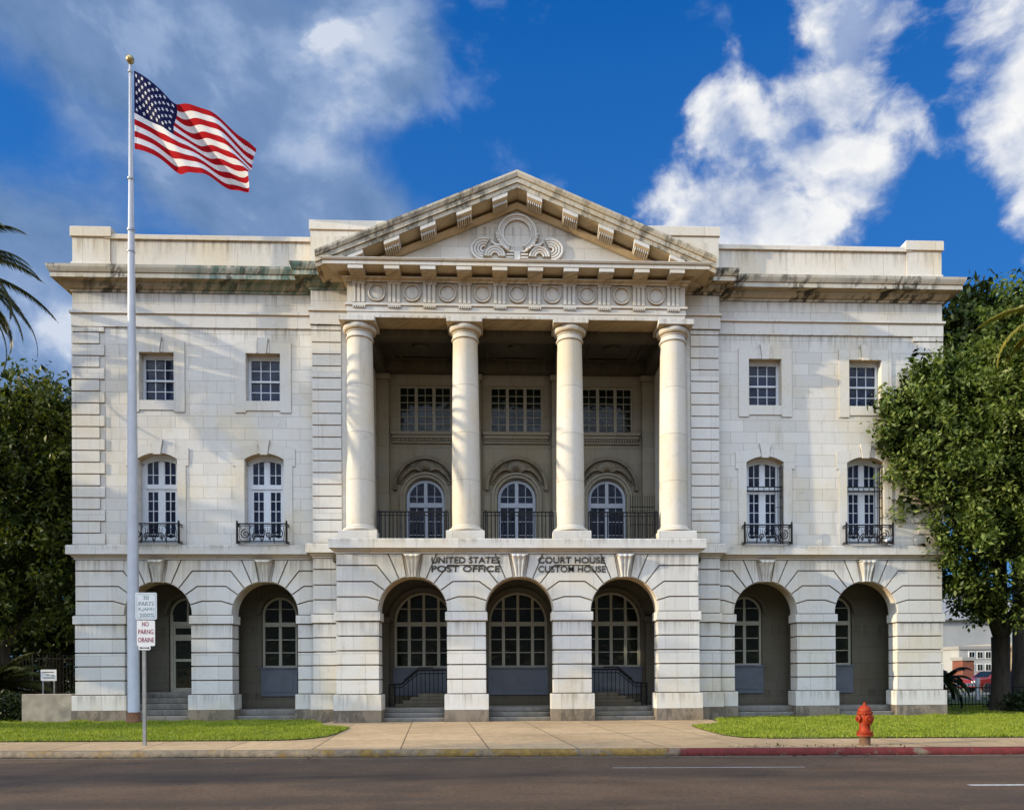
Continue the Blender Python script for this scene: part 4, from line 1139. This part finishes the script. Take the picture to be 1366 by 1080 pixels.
tree('oak_tree', 'large leafy oak with dark trunk overlapping the right end of the courthouse', 'tree', (15.72, 2.0, .12), 2.55, .27,
     [(13.2, .3, 5.2, .75), (14.6, .4, 8.4, .8), (17.5, 1.2, 6.3, .75), (16.4, 2.6, 9, .7)], OAK, 'oak_leaf', .135, 74, .14, 28)
BK = [(17.9,8,15.2,1.3),(18.8,8,16.1,1.1),(19.5,8.5,15,1.5),(20.6,8,15.9,1.3),(21.6,8,16.4,1.5),(18.2,8,13.4,1.2),(19.6,8,12.8,1.6),(21.2,8,13.6,1.7),(23,8.5,14,2.0),(18.6,8.5,11.2,1.2),(20,8.5,10.4,1.7),(22,8.5,11,2),(20.5,9,8,2.0),(23,9,8,2.3),(17.4,8,12.4,.6),(24.5,9,15,2)]
tree('shade_tree', 'tall dark tree rising behind the oak at the right end of the roof', 'tree', (21.5, 9, .1), 6, .35, [(19.3, 8.2, 13, .7), (22.5, 8.6, 13, .7), (20.6, 8, 15, .5)], BK, 'dark_leaf', .24, 24, .24, 22)
LT = [(-14.0,3,3.4,.9),(-14.4,3,5.0,1.2),(-14.2,3,6.8,1.1),(-14.6,3,8.4,1.2),(-15.3,3,9.9,1.0),(-16.2,3.2,10.4,1.1),(-15.8,3,7.4,1.6),(-16,3.2,5.3,1.6),(-16.2,3,3.6,1.3),(-17.4,3.5,9,1.7),(-17.6,3.5,6.8,1.8),(-18,3.5,4.6,1.7),(-19.4,4,7.5,2),(-13.9,2.6,8.0,.6),(-14.3,2.8,9.5,.6),(-15.0,2.4,6.2,1.0),(-17,1.6,8.2,1.2),(-16.8,1.8,4.4,1.1)]
tree('shade_tree', 'bushy tree with yellow-green leaves beside the left corner of the courthouse', 'tree', (-16.9, 3.4, .1), 2.4, .24, [(-14.8, 3, 6, .7), (-16, 3.2, 8.5, .7), (-18.6, 3.6, 7, .7)], LT, 'left_leaf', .16, 44, .18, 24)
L2 = [(-16.2,8,11.2,1.1),(-17,8,9.6,1.5),(-16.3,8,7.4,1.6),(-16.5,8,5.2,1.6),(-18.4,8.5,11.6,1.5),(-19.5,8.5,9,2),(-19,8.5,6,2),(-21,9,10.6,2.2),(-21.5,9,7,2.3),(-16,8,3.4,1.3),(-18.5,8.5,3.6,1.6),(-21.5,9,3.6,1.8),(-16.0,8,12.1,.6),(-15.6,8,9.2,.8),(-23.5,9,9,2)]
tree('shade_tree', 'dark tree standing further back at the left edge', 'tree', (-18.6, 9, .1), 3.5, .3, [(-17, 8, 9, .7), (-20.5, 8.8, 8.5, .7)], L2, 'dark_leaf', .25, 24, .25, 22)

ST = [(-31.5+random.uniform(-3, 3), -5.3+random.uniform(-2.2, 2.2), 9.6+random.uniform(-3.6, 3.0), random.uniform(.7, 1.3)) for _ in range(14)]
tree('street_tree', 'tall loose street tree along the pavement beyond the left edge', 'tree', (-31.5, -5.3, .12), 5.5, .3, [(-30, -4.5, 10, .6), (-33, -6, 11, .6), (-31.5, -5, 13, .6)], ST, 'dark_leaf', .30, 12, .25, 10)

ST2 = [(-31+random.uniform(-4, 4), -16.3+random.uniform(-1.1, 1.1), 6.3+random.uniform(-2.2, 2.6), random.uniform(.7, 1.2)) for _ in range(16)]
tree('street_tree', 'low spreading street tree across the road beyond the left edge', 'tree', (-31, -16.4, 0), 3.5, .25, [(-29, -16.2, 6.5, .6), (-33, -16.5, 7, .6)], ST2, 'dark_leaf', .28, 14, .25, 12)

def hedge(name, label, x0, x1, y0, y1, z0, z1, n, leaf='hedge_leaf'):
    p = RNG.uniform([x0, y0, z0], [x1, y1, z1], (n, 3)); c = np.array([(x0+x1)/2, (y0+y1)/2, z0])
    q = (p-c)/np.array([(x1-x0)/2, (y1-y0)/2, (z1-z0)]); k = (np.abs(q)**4).sum(1)**.25
    p = p[k < 1+RNG.normal(size=n)*.05]
    e = tag(empty(name, (float(c[0]), float(c[1]), z0)), label, 'bush')
    leaves_mesh('foliage', p-np.array([c[0], c[1], z0]), .10 if z1-z0 < 2 else .22, M[leaf], e)
    mb = MB()
    for i in range(7): a = random.uniform(-.3, .3)*(x1-x0); mb.tube([(a, 0, -.05), (a*1.3+.1, random.uniform(-.2, .2), (z1-z0)*.8)], [.03, .01], 6)
    mb.build('stem', M['bark'], e)
hedge('bush', 'dark clipped bush around the foot of the oak trunk', 15.45, 17.9, 1.0, 2.6, .1, .78, 9000)
hedge('bush', 'low dark bush at the right corner behind the black fence', 14.9, 16.7, 6.0, 7.2, .1, .95, 4000)
hedge('bush', 'dark low bush behind the left end of the low wall', -17.6, -14.3, .4, 1.6, .1, .95, 9000)
hedge('hedge', 'dark high hedge closing the view behind the picket fence at left', -26, -13.0, 11, 12.6, .1, 4.2, 30000)
hedge('bush', 'dark shrub behind the concrete wall under the notice', -14.6, -12.9, 2.6, 3.6, .1, 1.0, 5000)

def frond(mb, L, el, az, droop, n=22, wid=.34, origin=(0, 0, 0), lw=.075):
    o = Vector(origin); pts = []
    d = Vector((math.cos(az), math.sin(az), 0)); e = el; p = o.copy()
    for i in range(n+1):
        pts.append(p.copy()); e -= droop/n*(1+i/n); p = p+(d*math.cos(e)+Vector((0, 0, math.sin(e))))*(L/n)
    mb.tube(pts, [.018*(1-.85*i/n)+.003 for i in range(n+1)], 5)
    side = Vector((-d.y, d.x, 0))
    for i in range(2, n+1):
        for sub in (0, .33, .66):
            if i == n and sub: continue
            q = pts[i].lerp(pts[i-1], sub)
            t = (i-sub)/n; tang = (pts[min(i+1, n)]-pts[i-1]).normalized()
            ll = wid*math.sin(PI*min(1, t*.86+.14))**.7
            for s in (-1, 1):
                v = (side*s*.72+tang*.72+Vector((0, 0, -.30-.25*random.random()))).normalized()*ll*random.uniform(.85, 1.1)
                wv = tang*lw
                mb.add([q-wv*.5, q+wv*.5, q+v], [(0, 1, 2)])
def palm(name, label, base, H, L, n, leaf, seed, el=(.9, -.5), trunk=.16, wid=.34, droop=1.3, azr=None):
    random.seed(seed); e = tag(empty(name, base), label, 'palm tree'); mb = MB()
    if H > .4:
        pr = []
        k = int(H/.12)
        for i in range(k+1): z = H*i/k; pr.append((trunk*(1.25-.4*i/k)+(.02 if i % 2 else 0), z-.1))
        mb.lathe(pr, n=14)
    else: mb.lathe([(trunk, -.1), (trunk*1.1, H), (trunk*.5, H+.15)], n=12)
    mb.build('trunk', M['bark'], e, smooth='all')
    for i in range(n):
        az = 2*PI*i*.381966+random.uniform(-.2, .2); t = i/n
        if azr: az = azr[0]+(azr[1]-azr[0])*random.random()
        mb = MB(); frond(mb, L*random.uniform(.85, 1.1), el[0]+(el[1]-el[0])*t, az, droop*random.uniform(.7, 1.2), wid=wid, origin=(.08*math.cos(az), .08*math.sin(az), H))
        mb.build('frond', M[leaf], e, recalc=False)
palm('palm_tree', 'tall date palm whose drooping fronds reach in at the upper left', (-14.9, -2.0, .12), 11.7, 3.0, 64, 'palm_leaf', 3, (1.1, -1.1), .24, .34, 1.35)
palm('palm_tree', 'palm with yellow fronds among the oak leaves at the right edge', (14.8, -2.6, .12), 10.6, 2.6, 26, 'palm_yellow', 5, (.9, -.7), .2, .36, 1.3)
palm('cycad_palm', 'feathery dark cycad under the trees behind the low wall', (-16.3, 1.9, .1), .9, 2.0, 34, 'palm_leaf', 9, (1.25, .05), .3, .4, 1.0)
palm('yucca', 'small spiky palm growing by the rear right corner of the courthouse', (14.5, 3.2, .1), 1.0, 1.2, 22, 'hedge_leaf', 12, (1.2, -.4), .1, .22, 1.2)

# ------------------------------------------------------------------ GROUND, ROAD, KERB, LAWN
SK = -.049
def ky(x, c): return c+SK*x
def ground_mat(name, c1, c2, scale, rough=.95, bump=.3, joints=None, speck=None, stain=.3):
    m, nt, b = mat(name); pos = nt.new('ShaderNodeNewGeometry').outputs['Position']; x, y, z = nt.sep(pos)
    n = nt.noise(pos, scale, 7, .68); n2 = nt.noise(pos, scale*.06, 4, .6)
    col = nt.ramp(n, [(.3, c1), (.7, c2)])
    col = nt.mix(nt.math('MULTIPLY', nt.sstep(n2, .4, .7), stain), col, nt.mix(1.0, col, (.55, .52, .48, 1), 'MULTIPLY'))
    if speck:
        v = nt.noise(pos, scale*7, 2, .5); col = nt.mix(nt.sstep(v, .66, .74), col, c4(speck))
    if name == 'asphalt':       # tree-shadow bands painted along the lanes; then patches and cracks
        ya = nt.math('SUBTRACT', y, nt.math('MULTIPLY', x, SK))
        wob = nt.math('MULTIPLY', nt.noise(pos, .35, 3), .8)
        for yc, hw_, k_ in ((-11.2, .9, .55), (-13.6, 1.0, .45)):
            dd = nt.math('ABSOLUTE', nt.math('SUBTRACT', nt.math('ADD', ya, wob), yc+.4))
            f_ = nt.math('MULTIPLY', nt.sstep(dd, hw_, .15), nt.sstep(nt.noise(nt.vmul(pos, (.35, 2.2, 1)), 1.0, 5, .6), .30, .58))
            col = nt.mix(nt.math('MULTIPLY', f_, k_), col, (.022, .019, .017, 1))
        ck = nt.math('ABSOLUTE', nt.math('SUBTRACT', nt.noise(pos, .5, 8, .7, .8), .5))
        col = nt.mix(nt.sstep(ck, .004, .0, 0, .7), col, (.015, .013, .011, 1))
        ptc = nt.noise(nt.vmul(pos, (.25, .9, 1)), 1.0, 2)
        col = nt.mix(nt.sstep(ptc, .58, .60, 0, .35), col, (.045, .036, .028, 1))
    if joints:
        bt = nt.new('ShaderNodeTexBrick'); bt.offset = 0
        nt.l.new(nt.comb(nt.math('ADD', x, nt.math('MULTIPLY', y, .10)), nt.math('SUBTRACT', y, nt.math('ADD', nt.math('MULTIPLY', x, SK), joints[2]))), bt.inputs['Vector'])
        bt.inputs['Scale'].default_value = 1; bt.inputs['Brick Width'].default_value = joints[0]; bt.inputs['Row Height'].default_value = joints[1]
        bt.inputs['Mortar Size'].default_value = .014; bt.inputs['Mortar Smooth'].default_value = .3
        bt.inputs['Color1'].default_value = (.88, .88, .88, 1); bt.inputs['Color2'].default_value = (1.05, 1.05, 1.05, 1); bt.inputs['Mortar'].default_value = (.28, .26, .24, 1)
        col = nt.mix(1.0, col, bt.outputs['Color'], 'MULTIPLY')
        wv = nt.noise(pos, .7, 6, .7, .6)         # hairline cracks
        ck = nt.math('ABSOLUTE', nt.math('SUBTRACT', wv, .5))
        col = nt.mix(nt.sstep(ck, .006, .0, 0, .55), col, (.06, .05, .045, 1))
    nt.l.new(col, b.inputs['Base Color']); b.inputs['Roughness'].default_value = rough; b.inputs['Specular IOR Level'].default_value = .3
    nt.l.new(nt.bump(n, bump, .012), b.inputs['Normal']); return m
M['road'] = ground_mat('asphalt', (.072, .043, .025), (.150, .094, .056), 16, .85, .6, None, (.26, .23, .20), .5)
M['walk'] = ground_mat('sidewalk_concrete', (.42, .285, .155), (.57, .40, .23), 5, .9, .25, (1.53, 1.74, -8.60), (.22, .17, .12), .45)
M['soil'] = ground_mat('lawn_soil', (.045, .055, .018), (.10, .11, .035), 8)
M['earth'] = ground_mat('bare_ground', (.12, .12, .06), (.20, .18, .10), 2)

def sheet(name, pts, z, m):
    mb = MB(); mb.add([(x, y, z) for x, y in pts], [tuple(range(len(pts)))]); o = mb.build(name, m, recalc=False); return struct(o)
S_ = 400
sheet('ground', [(-S_, ky(-S_, -8.7)), (S_, ky(S_, -8.7)), (S_, 900), (-S_, 900)], .075, M['earth'])
sheet('road', [(-S_, ky(-S_, -20.8)), (S_, ky(S_, -20.8)), (S_, ky(S_, -8.72)), (-S_, ky(-S_, -8.72))], 0, M['road'])
sheet('far_pavement', [(-S_, -400), (S_, -400), (S_, ky(S_, -20.79)), (-S_, ky(-S_, -20.79))], .004, M['walk'])
sheet('sidewalk', [(-60, ky(-60, -8.60)), (60, ky(60, -8.60)), (60, ky(60, -6.7)), (5.3, -6.7), (5.3, .06), (-5.3, .06), (-5.3, -6.4), (-60, ky(-60, -6.7))], .12, M['walk'])

def kerbmat():
    m, nt, b = mat('painted_kerb'); pos = nt.new('ShaderNodeNewGeometry').outputs['Position']; x, y, z = nt.sep(pos)
    n = nt.noise(pos, 9, 6, .7); n2 = nt.noise(pos, 2.0, 4, .6)
    con = nt.ramp(n, [(.3, (.10, .075, .05)), (.7, (.30, .23, .15))])
    yel = nt.ramp(n, [(.35, (.15, .085, .014)), (.7, (.30, .18, .025))]); red = nt.ramp(n, [(.3, (.085, .009, .008)), (.7, (.19, .022, .018))])
    isred = nt.sstep(x, 2.34, 2.38)
    wear = nt.math('ADD', n2, nt.math('MULTIPLY', n, .35))
    thr = nt.sstep(x, -4.5, -.5)       # the yellow is nearly gone on the left
    wy = nt.math('MULTIPLY', nt.sstep(nt.math('ADD', wear, nt.math('MULTIPLY', thr, .16)), .70, .84), .9)
    wr = nt.sstep(wear, .50, .62)
    col = nt.mix(isred, nt.mix(wy, con, yel), nt.mix(wr, con, red))
    low = nt.sstep(nt.math('ADD', z, nt.math('MULTIPLY', n2, .05)), .055, .03)
    lf = nt.sstep(x, 1.5, -5)
    col = nt.mix(nt.math('MULTIPLY', low, nt.math('ADD', nt.math('MULTIPLY', lf, .6), .3)), col, (.03, .022, .015, 1))
    nt.l.new(col, b.inputs['Base Color']); b.inputs['Roughness'].default_value = .8
    nt.l.new(nt.bump(n, .7, .02), b.inputs['Normal']); return m
mb = MB(); rings = []
for i in range(241):
    x = -60+.5*i; j = random.uniform(-.008, .008)
    rings.append([(x, ky(x, -8.595), -.05), (x, ky(x, -8.595), .124), (x, ky(x, -8.70)+j, .124+j*.4), (x, ky(x, -8.735)+j, .105+j*.4), (x, ky(x, -8.755)+j*.6, -.05)])
mb.loops(rings); struct(mb.build('kerb', kerbmat(), smooth='all'))
wl = ground_mat('worn_white_paint', (.30, .29, .27), (.62, .62, .60), 14, .8, .2)
def marking(x0, x1, y, w):
    o = sheet('lane_marking', [(x0, ky(x0, y)-w/2), (x1, ky(x1, y)-w/2), (x1, ky(x1, y)+w/2), (x0, ky(x0, y)+w/2)], .004, wl); return o
marking(1.2, 4.05, -10.30, .045); marking(5.33, 8.4, -12.12, .10)
sheet('gutter_stain', [(-60, ky(-60, -8.95)), (60, ky(60, -8.95)), (60, ky(60, -8.757)), (-60, ky(-60, -8.757))], .004, ground_mat('gutter_dust', (.10, .08, .06), (.17, .135, .10), 9))

LAWN_L = [(-40, ky(-40, -6.83))]+[(-40+1.0*i, ky(-40+i, -6.83)) for i in range(1, 35)]+[(-5.2, -6.58), (-4.7, -6.5), (-4.35, -6.25), (-4.15, -5.8), (-4.1, -5.2), (-4.15, -3.6), (-4.25, -3.0), (-4.6, -2.6), (-5.1, -2.45), (-5.4, -1.1), (-5.9, -.42), (-6.2, -.1), (-40, -.1)]
LAWN_R = [(40, ky(40, -6.83)), (40, -.1), (6.2, -.1), (5.9, -.42), (5.4, -1.1), (5.1, -2.6), (4.5, -3.0), (4.15, -3.5), (4.08, -4.5), (4.1, -6.2), (4.3, -6.8), (4.8, -7.05)]+[(5.5+.5*i, ky(5.5+.5*i, -6.83)) for i in range(0, 69)]
LAWN_B1 = [(-40, .3), (-12.7, .3), (-12.7, 14), (-40, 14)]; LAWN_B2 = [(12.7, .0), (40, .0), (40, 16), (12.7, 16)]
def lawn(pts, z): sheet('lawn', pts, z, M['soil'])
lawn(LAWN_L, .135); lawn(LAWN_R, .135); lawn(LAWN_B1, .131); lawn(LAWN_B2, .131)
def inpoly(x, y, poly):
    c = np.zeros(len(x), bool); n = len(poly)
    for i in range(n):
        x0, y0 = poly[i]; x1, y1 = poly[(i+1) % n]
        if y0 == y1: continue
        k = ((y0 > y) != (y1 > y)) & (x < (x1-x0)*(y-y0)/(y1-y0)+x0); c ^= k
    return c
def blades(poly, x0, x1, y0, y1, dens, label, h=(.035, .085)):
    n = int((x1-x0)*(y1-y0)*dens); x = RNG.uniform(x0, x1, n); y = RNG.uniform(y0, y1, n)
    k = inpoly(x, y, poly); x = x[k]; y = y[k]; n = len(x)
    a = RNG.uniform(0, 2*PI, n); H = RNG.uniform(h[0], h[1], n)*(1+.35*np.sin(x*1.9+y*1.3)*np.sin(y*2.3-x*.7)); w = RNG.uniform(.006, .013, n)
    H *= np.clip(.75+.5*np.sin(x*5.1+np.sin(y*3.7)*2)*np.sin(y*6.3+x), .45, 1.3)
    ln = RNG.normal(size=(n, 2))*.035
    v = np.empty((n, 3, 3)); v[:, 0] = np.c_[x-np.cos(a)*w, y-np.sin(a)*w, np.full(n, .13)]; v[:, 1] = np.c_[x+np.cos(a)*w, y+np.sin(a)*w, np.full(n, .13)]; v[:, 2] = np.c_[x+ln[:, 0], y+ln[:, 1], .13+H]
    o = quads('lawn_grass', v, M['grass'], None, 3); tag(o, label, 'grass', kind='stuff')
blades(LAWN_L, -17, -4, -6.7, -.05, 1300, 'bright green mown grass of the left lawn in front of the courthouse')
blades(LAWN_R, 4, 17, -7.8, -.05, 1300, 'bright green mown grass of the right lawn behind the hydrant')
blades(LAWN_B1, -20, -12.8, .3, 6, 350, 'shaded grass under the trees at the left')
blades(LAWN_B2, 12.8, 22, .05, 8, 350, 'shaded grass around the oak on the right')

gx = RNG.uniform(-12, 12, 900); gy = ky(gx, -8.80)-np.abs(RNG.normal(size=900))*.10
k = RNG.random(900) < .25; gx = np.where(k, RNG.uniform(3.5, 6.5, 900), gx); gy = np.where(k, ky(gx, -8.45)+RNG.normal(size=900)*.12, gy); gz = np.where(k, .128, .012)
o = leaves_mesh('dead_leaves', np.c_[gx, gy, gz], .045, simple('dead_leaf', (.10, .06, .025), .9, var=.4), None, 2.0); tag(o, 'scatter of small dead leaves along the gutter and near the hydrant', 'leaves', kind='stuff')
# ------------------------------------------------------------------ SKY, SUN, CAMERA
world = bpy.data.worlds.new('World'); scene.world = world; world.use_nodes = True
nt = NT(world.node_tree); bg = world.node_tree.nodes['Background']
sky = nt.new('ShaderNodeTexSky', sky_type='NISHITA'); sky.sun_disc = False
sky.sun_elevation = R(SUN_EL); sky.sun_rotation = math.atan2(-math.cos(R(SUN_AZ)), -math.sin(R(SUN_AZ)))
sky.air_density = 1.0; sky.dust_density = .6; sky.ozone_density = 2.0
dirv = nt.new('ShaderNodeTexCoord').outputs['Generated']
dx, dy, dz = nt.sep(dirv)
hyp = nt.math('SQRT', nt.math('ADD', nt.math('MULTIPLY', dx, dx), nt.math('MULTIPLY', dy, dy)))
az = nt.math('ARCTAN2', dx, dy)
tq = nt.math('MINIMUM', nt.math('DIVIDE', dz, nt.math('MAXIMUM', hyp, .02)), 4.0)
pq = nt.comb(az, tq, 0.0)
def blob(cx, cy, rx, ry, rot=0.0):
    n = nt.new('ShaderNodeMapping', vector_type='TEXTURE'); nt.l.new(pq, n.inputs[0])
    n.inputs['Location'].default_value = (cx, cy, 0); n.inputs['Rotation'].default_value = (0, 0, R(rot)); n.inputs['Scale'].default_value = (rx, ry, 1)
    l = nt.new('ShaderNodeVectorMath', operation='LENGTH'); nt.l.new(n.outputs[0], l.inputs[0])
    return nt.math('SUBTRACT', 1.0, l.outputs['Value'])
def smax(vals, k=.25):
    o = vals[0]
    for v in vals[1:]: o = nt.math('SMOOTH_MAX', o, v, k)
    return o
def cloud_noise(vec):
    w = nt.noise(vec, 3.0, 3, .5, 0, 1)
    wv = nt.new('ShaderNodeVectorMath', operation='MULTIPLY_ADD'); nt.l.new(w, wv.inputs[0]); wv.inputs[1].default_value = (.16, .16, 0); nt.l.new(vec, wv.inputs[2])
    return nt.noise(wv.outputs[0], 7.5, 10, .565)
off = nt.new('ShaderNodeVectorMath', operation='ADD'); nt.l.new(pq, off.inputs[0]); off.inputs[1].default_value = (-.040, .040, 0)
nA = cloud_noise(pq); nB = cloud_noise(off.outputs[0])
nC = nt.noise(pq, 3.4, 7, .52, .35)
# bright cumulus on the right
right = smax([blob(.34, .62, .17, .15, 35), blob(.30, .73, .055, .10, -10), blob(.45, .78, .10, .20, -18), blob(.43, .62, .10, .10, 0), blob(.635, .84, .10, .25, 8), blob(.65, .62, .07, .24, 12)])
# soft grey-white bank on the left
left = smax([blob(-.42, .80, .34, .26, 0), blob(-.30, .62, .26, .16, -15), blob(-.60, .42, .30, .20, 10), blob(-.18, .85, .13, .16, 0), blob(-.62, .45, .10, .08, 0), blob(-.54, .40, .09, .08, 0)])
dR = nt.math('ADD', nt.math('MULTIPLY', right, 1.25), nt.math('MULTIPLY', nt.math('SUBTRACT', nA, .53), 3.3))
dL = nt.math('ADD', nt.math('MULTIPLY', left, 1.5), nt.math('ADD', nt.math('MULTIPLY', nt.math('SUBTRACT', nC, .5), 1.5), nt.math('MULTIPLY', nt.math('SUBTRACT', nA, .5), 1.1)))
aR = nt.sstep(dR, -.03, .66); aL = nt.math('MULTIPLY', nt.sstep(dL, .05, .75), .9)
wisps = nt.math('MULTIPLY', nt.sstep(nt.math('ADD', nA, nt.math('MULTIPLY', nt.math('MAXIMUM', smax([blob(-.10, .80, .14, .16, 25), blob(.04, .92, .10, .06, 10)], .1), 0.0), .16)), .57, .78), .45)
lit = nt.math('ADD', .55, nt.math('MULTIPLY', nt.math('SUBTRACT', nA, nB), 3.4), clamp=True)
colR = nt.ramp(lit, [(.15, (3.3, 4.3, 6.6)), (.5, (6.0, 6.6, 7.9)), (.9, (9.2, 9.3, 9.4))])
colL = nt.ramp(nt.math('ADD', nt.math('ADD', nt.math('MULTIPLY', lit, .25), nt.math('MULTIPLY', nC, .62)), nt.math('ADD', nt.math('MULTIPLY', nt.sstep(blob(-.20, .80, .16, .22, 0), 0, .8), .12), nt.math('MULTIPLY', nt.sstep(nt.math('ADD', smax([blob(-.535, .40, .07, .05, 0), blob(-.385, .91, .06, .07, 20), blob(-.24, .84, .055, .03, 35)], .1), nt.math('MULTIPLY', nt.math('SUBTRACT', nA, .5), 2.6)), .05, 1.0), .40))), [(.25, (1.3, 2.3, 4.1)), (.48, (2.0, 3.1, 5.2)), (.62, (3.4, 4.5, 6.6)), (.80, (7.0, 7.6, 8.6))])
colR = nt.mix(1.0, colR, nt.ramp(nt.noise(pq, 9.0, 5, .55), [(.30, (.66, .72, .84)), (.58, (1.02, 1.01, 1.0))]), 'MULTIPLY')
# deep polarised blue of the photograph, from the physical sky
blue = nt.mix(1.0, sky.outputs[0], (.035, .40, 1.0, 1), 'MULTIPLY')
deep = nt.ramp(nt.math('MULTIPLY', tq, .8, clamp=True), [(0, (1.6, 3.6, 6.4)), (.30, (.45, 2.35, 6.8)), (.8, (.035, 1.25, 5.0))])
blue = nt.mix(.75, blue, deep)
c = nt.mix(wisps, blue, (3.2, 4.4, 7.0, 1)); c = nt.mix(aL, c, colL); c = nt.mix(aR, c, colR)
# unseen bright cloud added behind the viewer as fill for the facade
back = nt.sstep(dy, .25, -.25)
bk = nt.noise(dirv, 2.2, 6, .6)
bcol = nt.ramp(bk, [(.3, (12.5, 16.2, 22.5)), (.65, (21.5, 24.0, 27.5))])
bcol = nt.mix(nt.sstep(dz, .10, .50), (.9, 1.05, 1.3, 1), bcol)     # dimmed low down, where far-side houses would block it, to darken the recesses
bcol = nt.mix(1.0, bcol, nt.ramp(nt.math('ADD', nt.math('MULTIPLY', dx, .5), .5), [(.05, (1.38, 1.33, 1.26)), (.5, (1.0, 1.0, 1.0)), (.95, (.40, .44, .52))]), 'MULTIPLY')   # added fill weighted to the sun's side
c = nt.mix(back, c, bcol)
nt.l.new(c, bg.inputs[0]); bg.inputs[1].default_value = .10

sd = bpy.data.lights.new('sun', 'SUN'); sd.energy = 5.0; sd.angle = R(.5); sd.color = (1.0, .84, .58)
so = bpy.data.objects.new('sun', sd); COL.objects.link(so); so.location = (-30, -20, 30)
dvec = Vector((math.cos(R(SUN_AZ))*math.cos(R(SUN_EL)), math.sin(R(SUN_AZ))*math.cos(R(SUN_EL)), -math.sin(R(SUN_EL))))
so.rotation_euler = dvec.to_track_quat('-Z', 'Y').to_euler()

cam = bpy.data.cameras.new('camera'); co = bpy.data.objects.new('camera', cam); COL.objects.link(co); scene.camera = co
cam.sensor_width = 36; cam.sensor_fit = 'HORIZONTAL'; cam.lens = 975/1366*36; cam.clip_end = 3000; cam.clip_start = .1
cam.shift_x = -(712-683)/1366; cam.shift_y = (900-540)/1366
ps, ro = R(2.18), R(.32)
fwd = Vector((math.sin(ps), math.cos(ps), 0)); rt = Vector((math.cos(ps), -math.sin(ps), 0)); up = Vector((0, 0, 1))
r2 = rt*math.cos(ro)-up*math.sin(ro); u2 = rt*math.sin(ro)+up*math.cos(ro)
m3 = Matrix((r2, u2, -fwd)).transposed(); co.matrix_world = Matrix.Translation((-.38, -21.2, 1.39)) @ m3.to_4x4()

scene.view_settings.view_transform = 'Standard'; scene.view_settings.look = 'None'; scene.view_settings.exposure = 0; scene.view_settings.gamma = 1
scene.render.engine = 'CYCLES'
scene.cycles.use_denoising = True
scene.cycles.max_bounces = 6; scene.cycles.diffuse_bounces = 3; scene.cycles.glossy_bounces = 2; scene.cycles.transmission_bounces = 4; scene.cycles.transparent_max_bounces = 8
scene.cycles.use_adaptive_sampling = True; scene.cycles.adaptive_threshold = .015
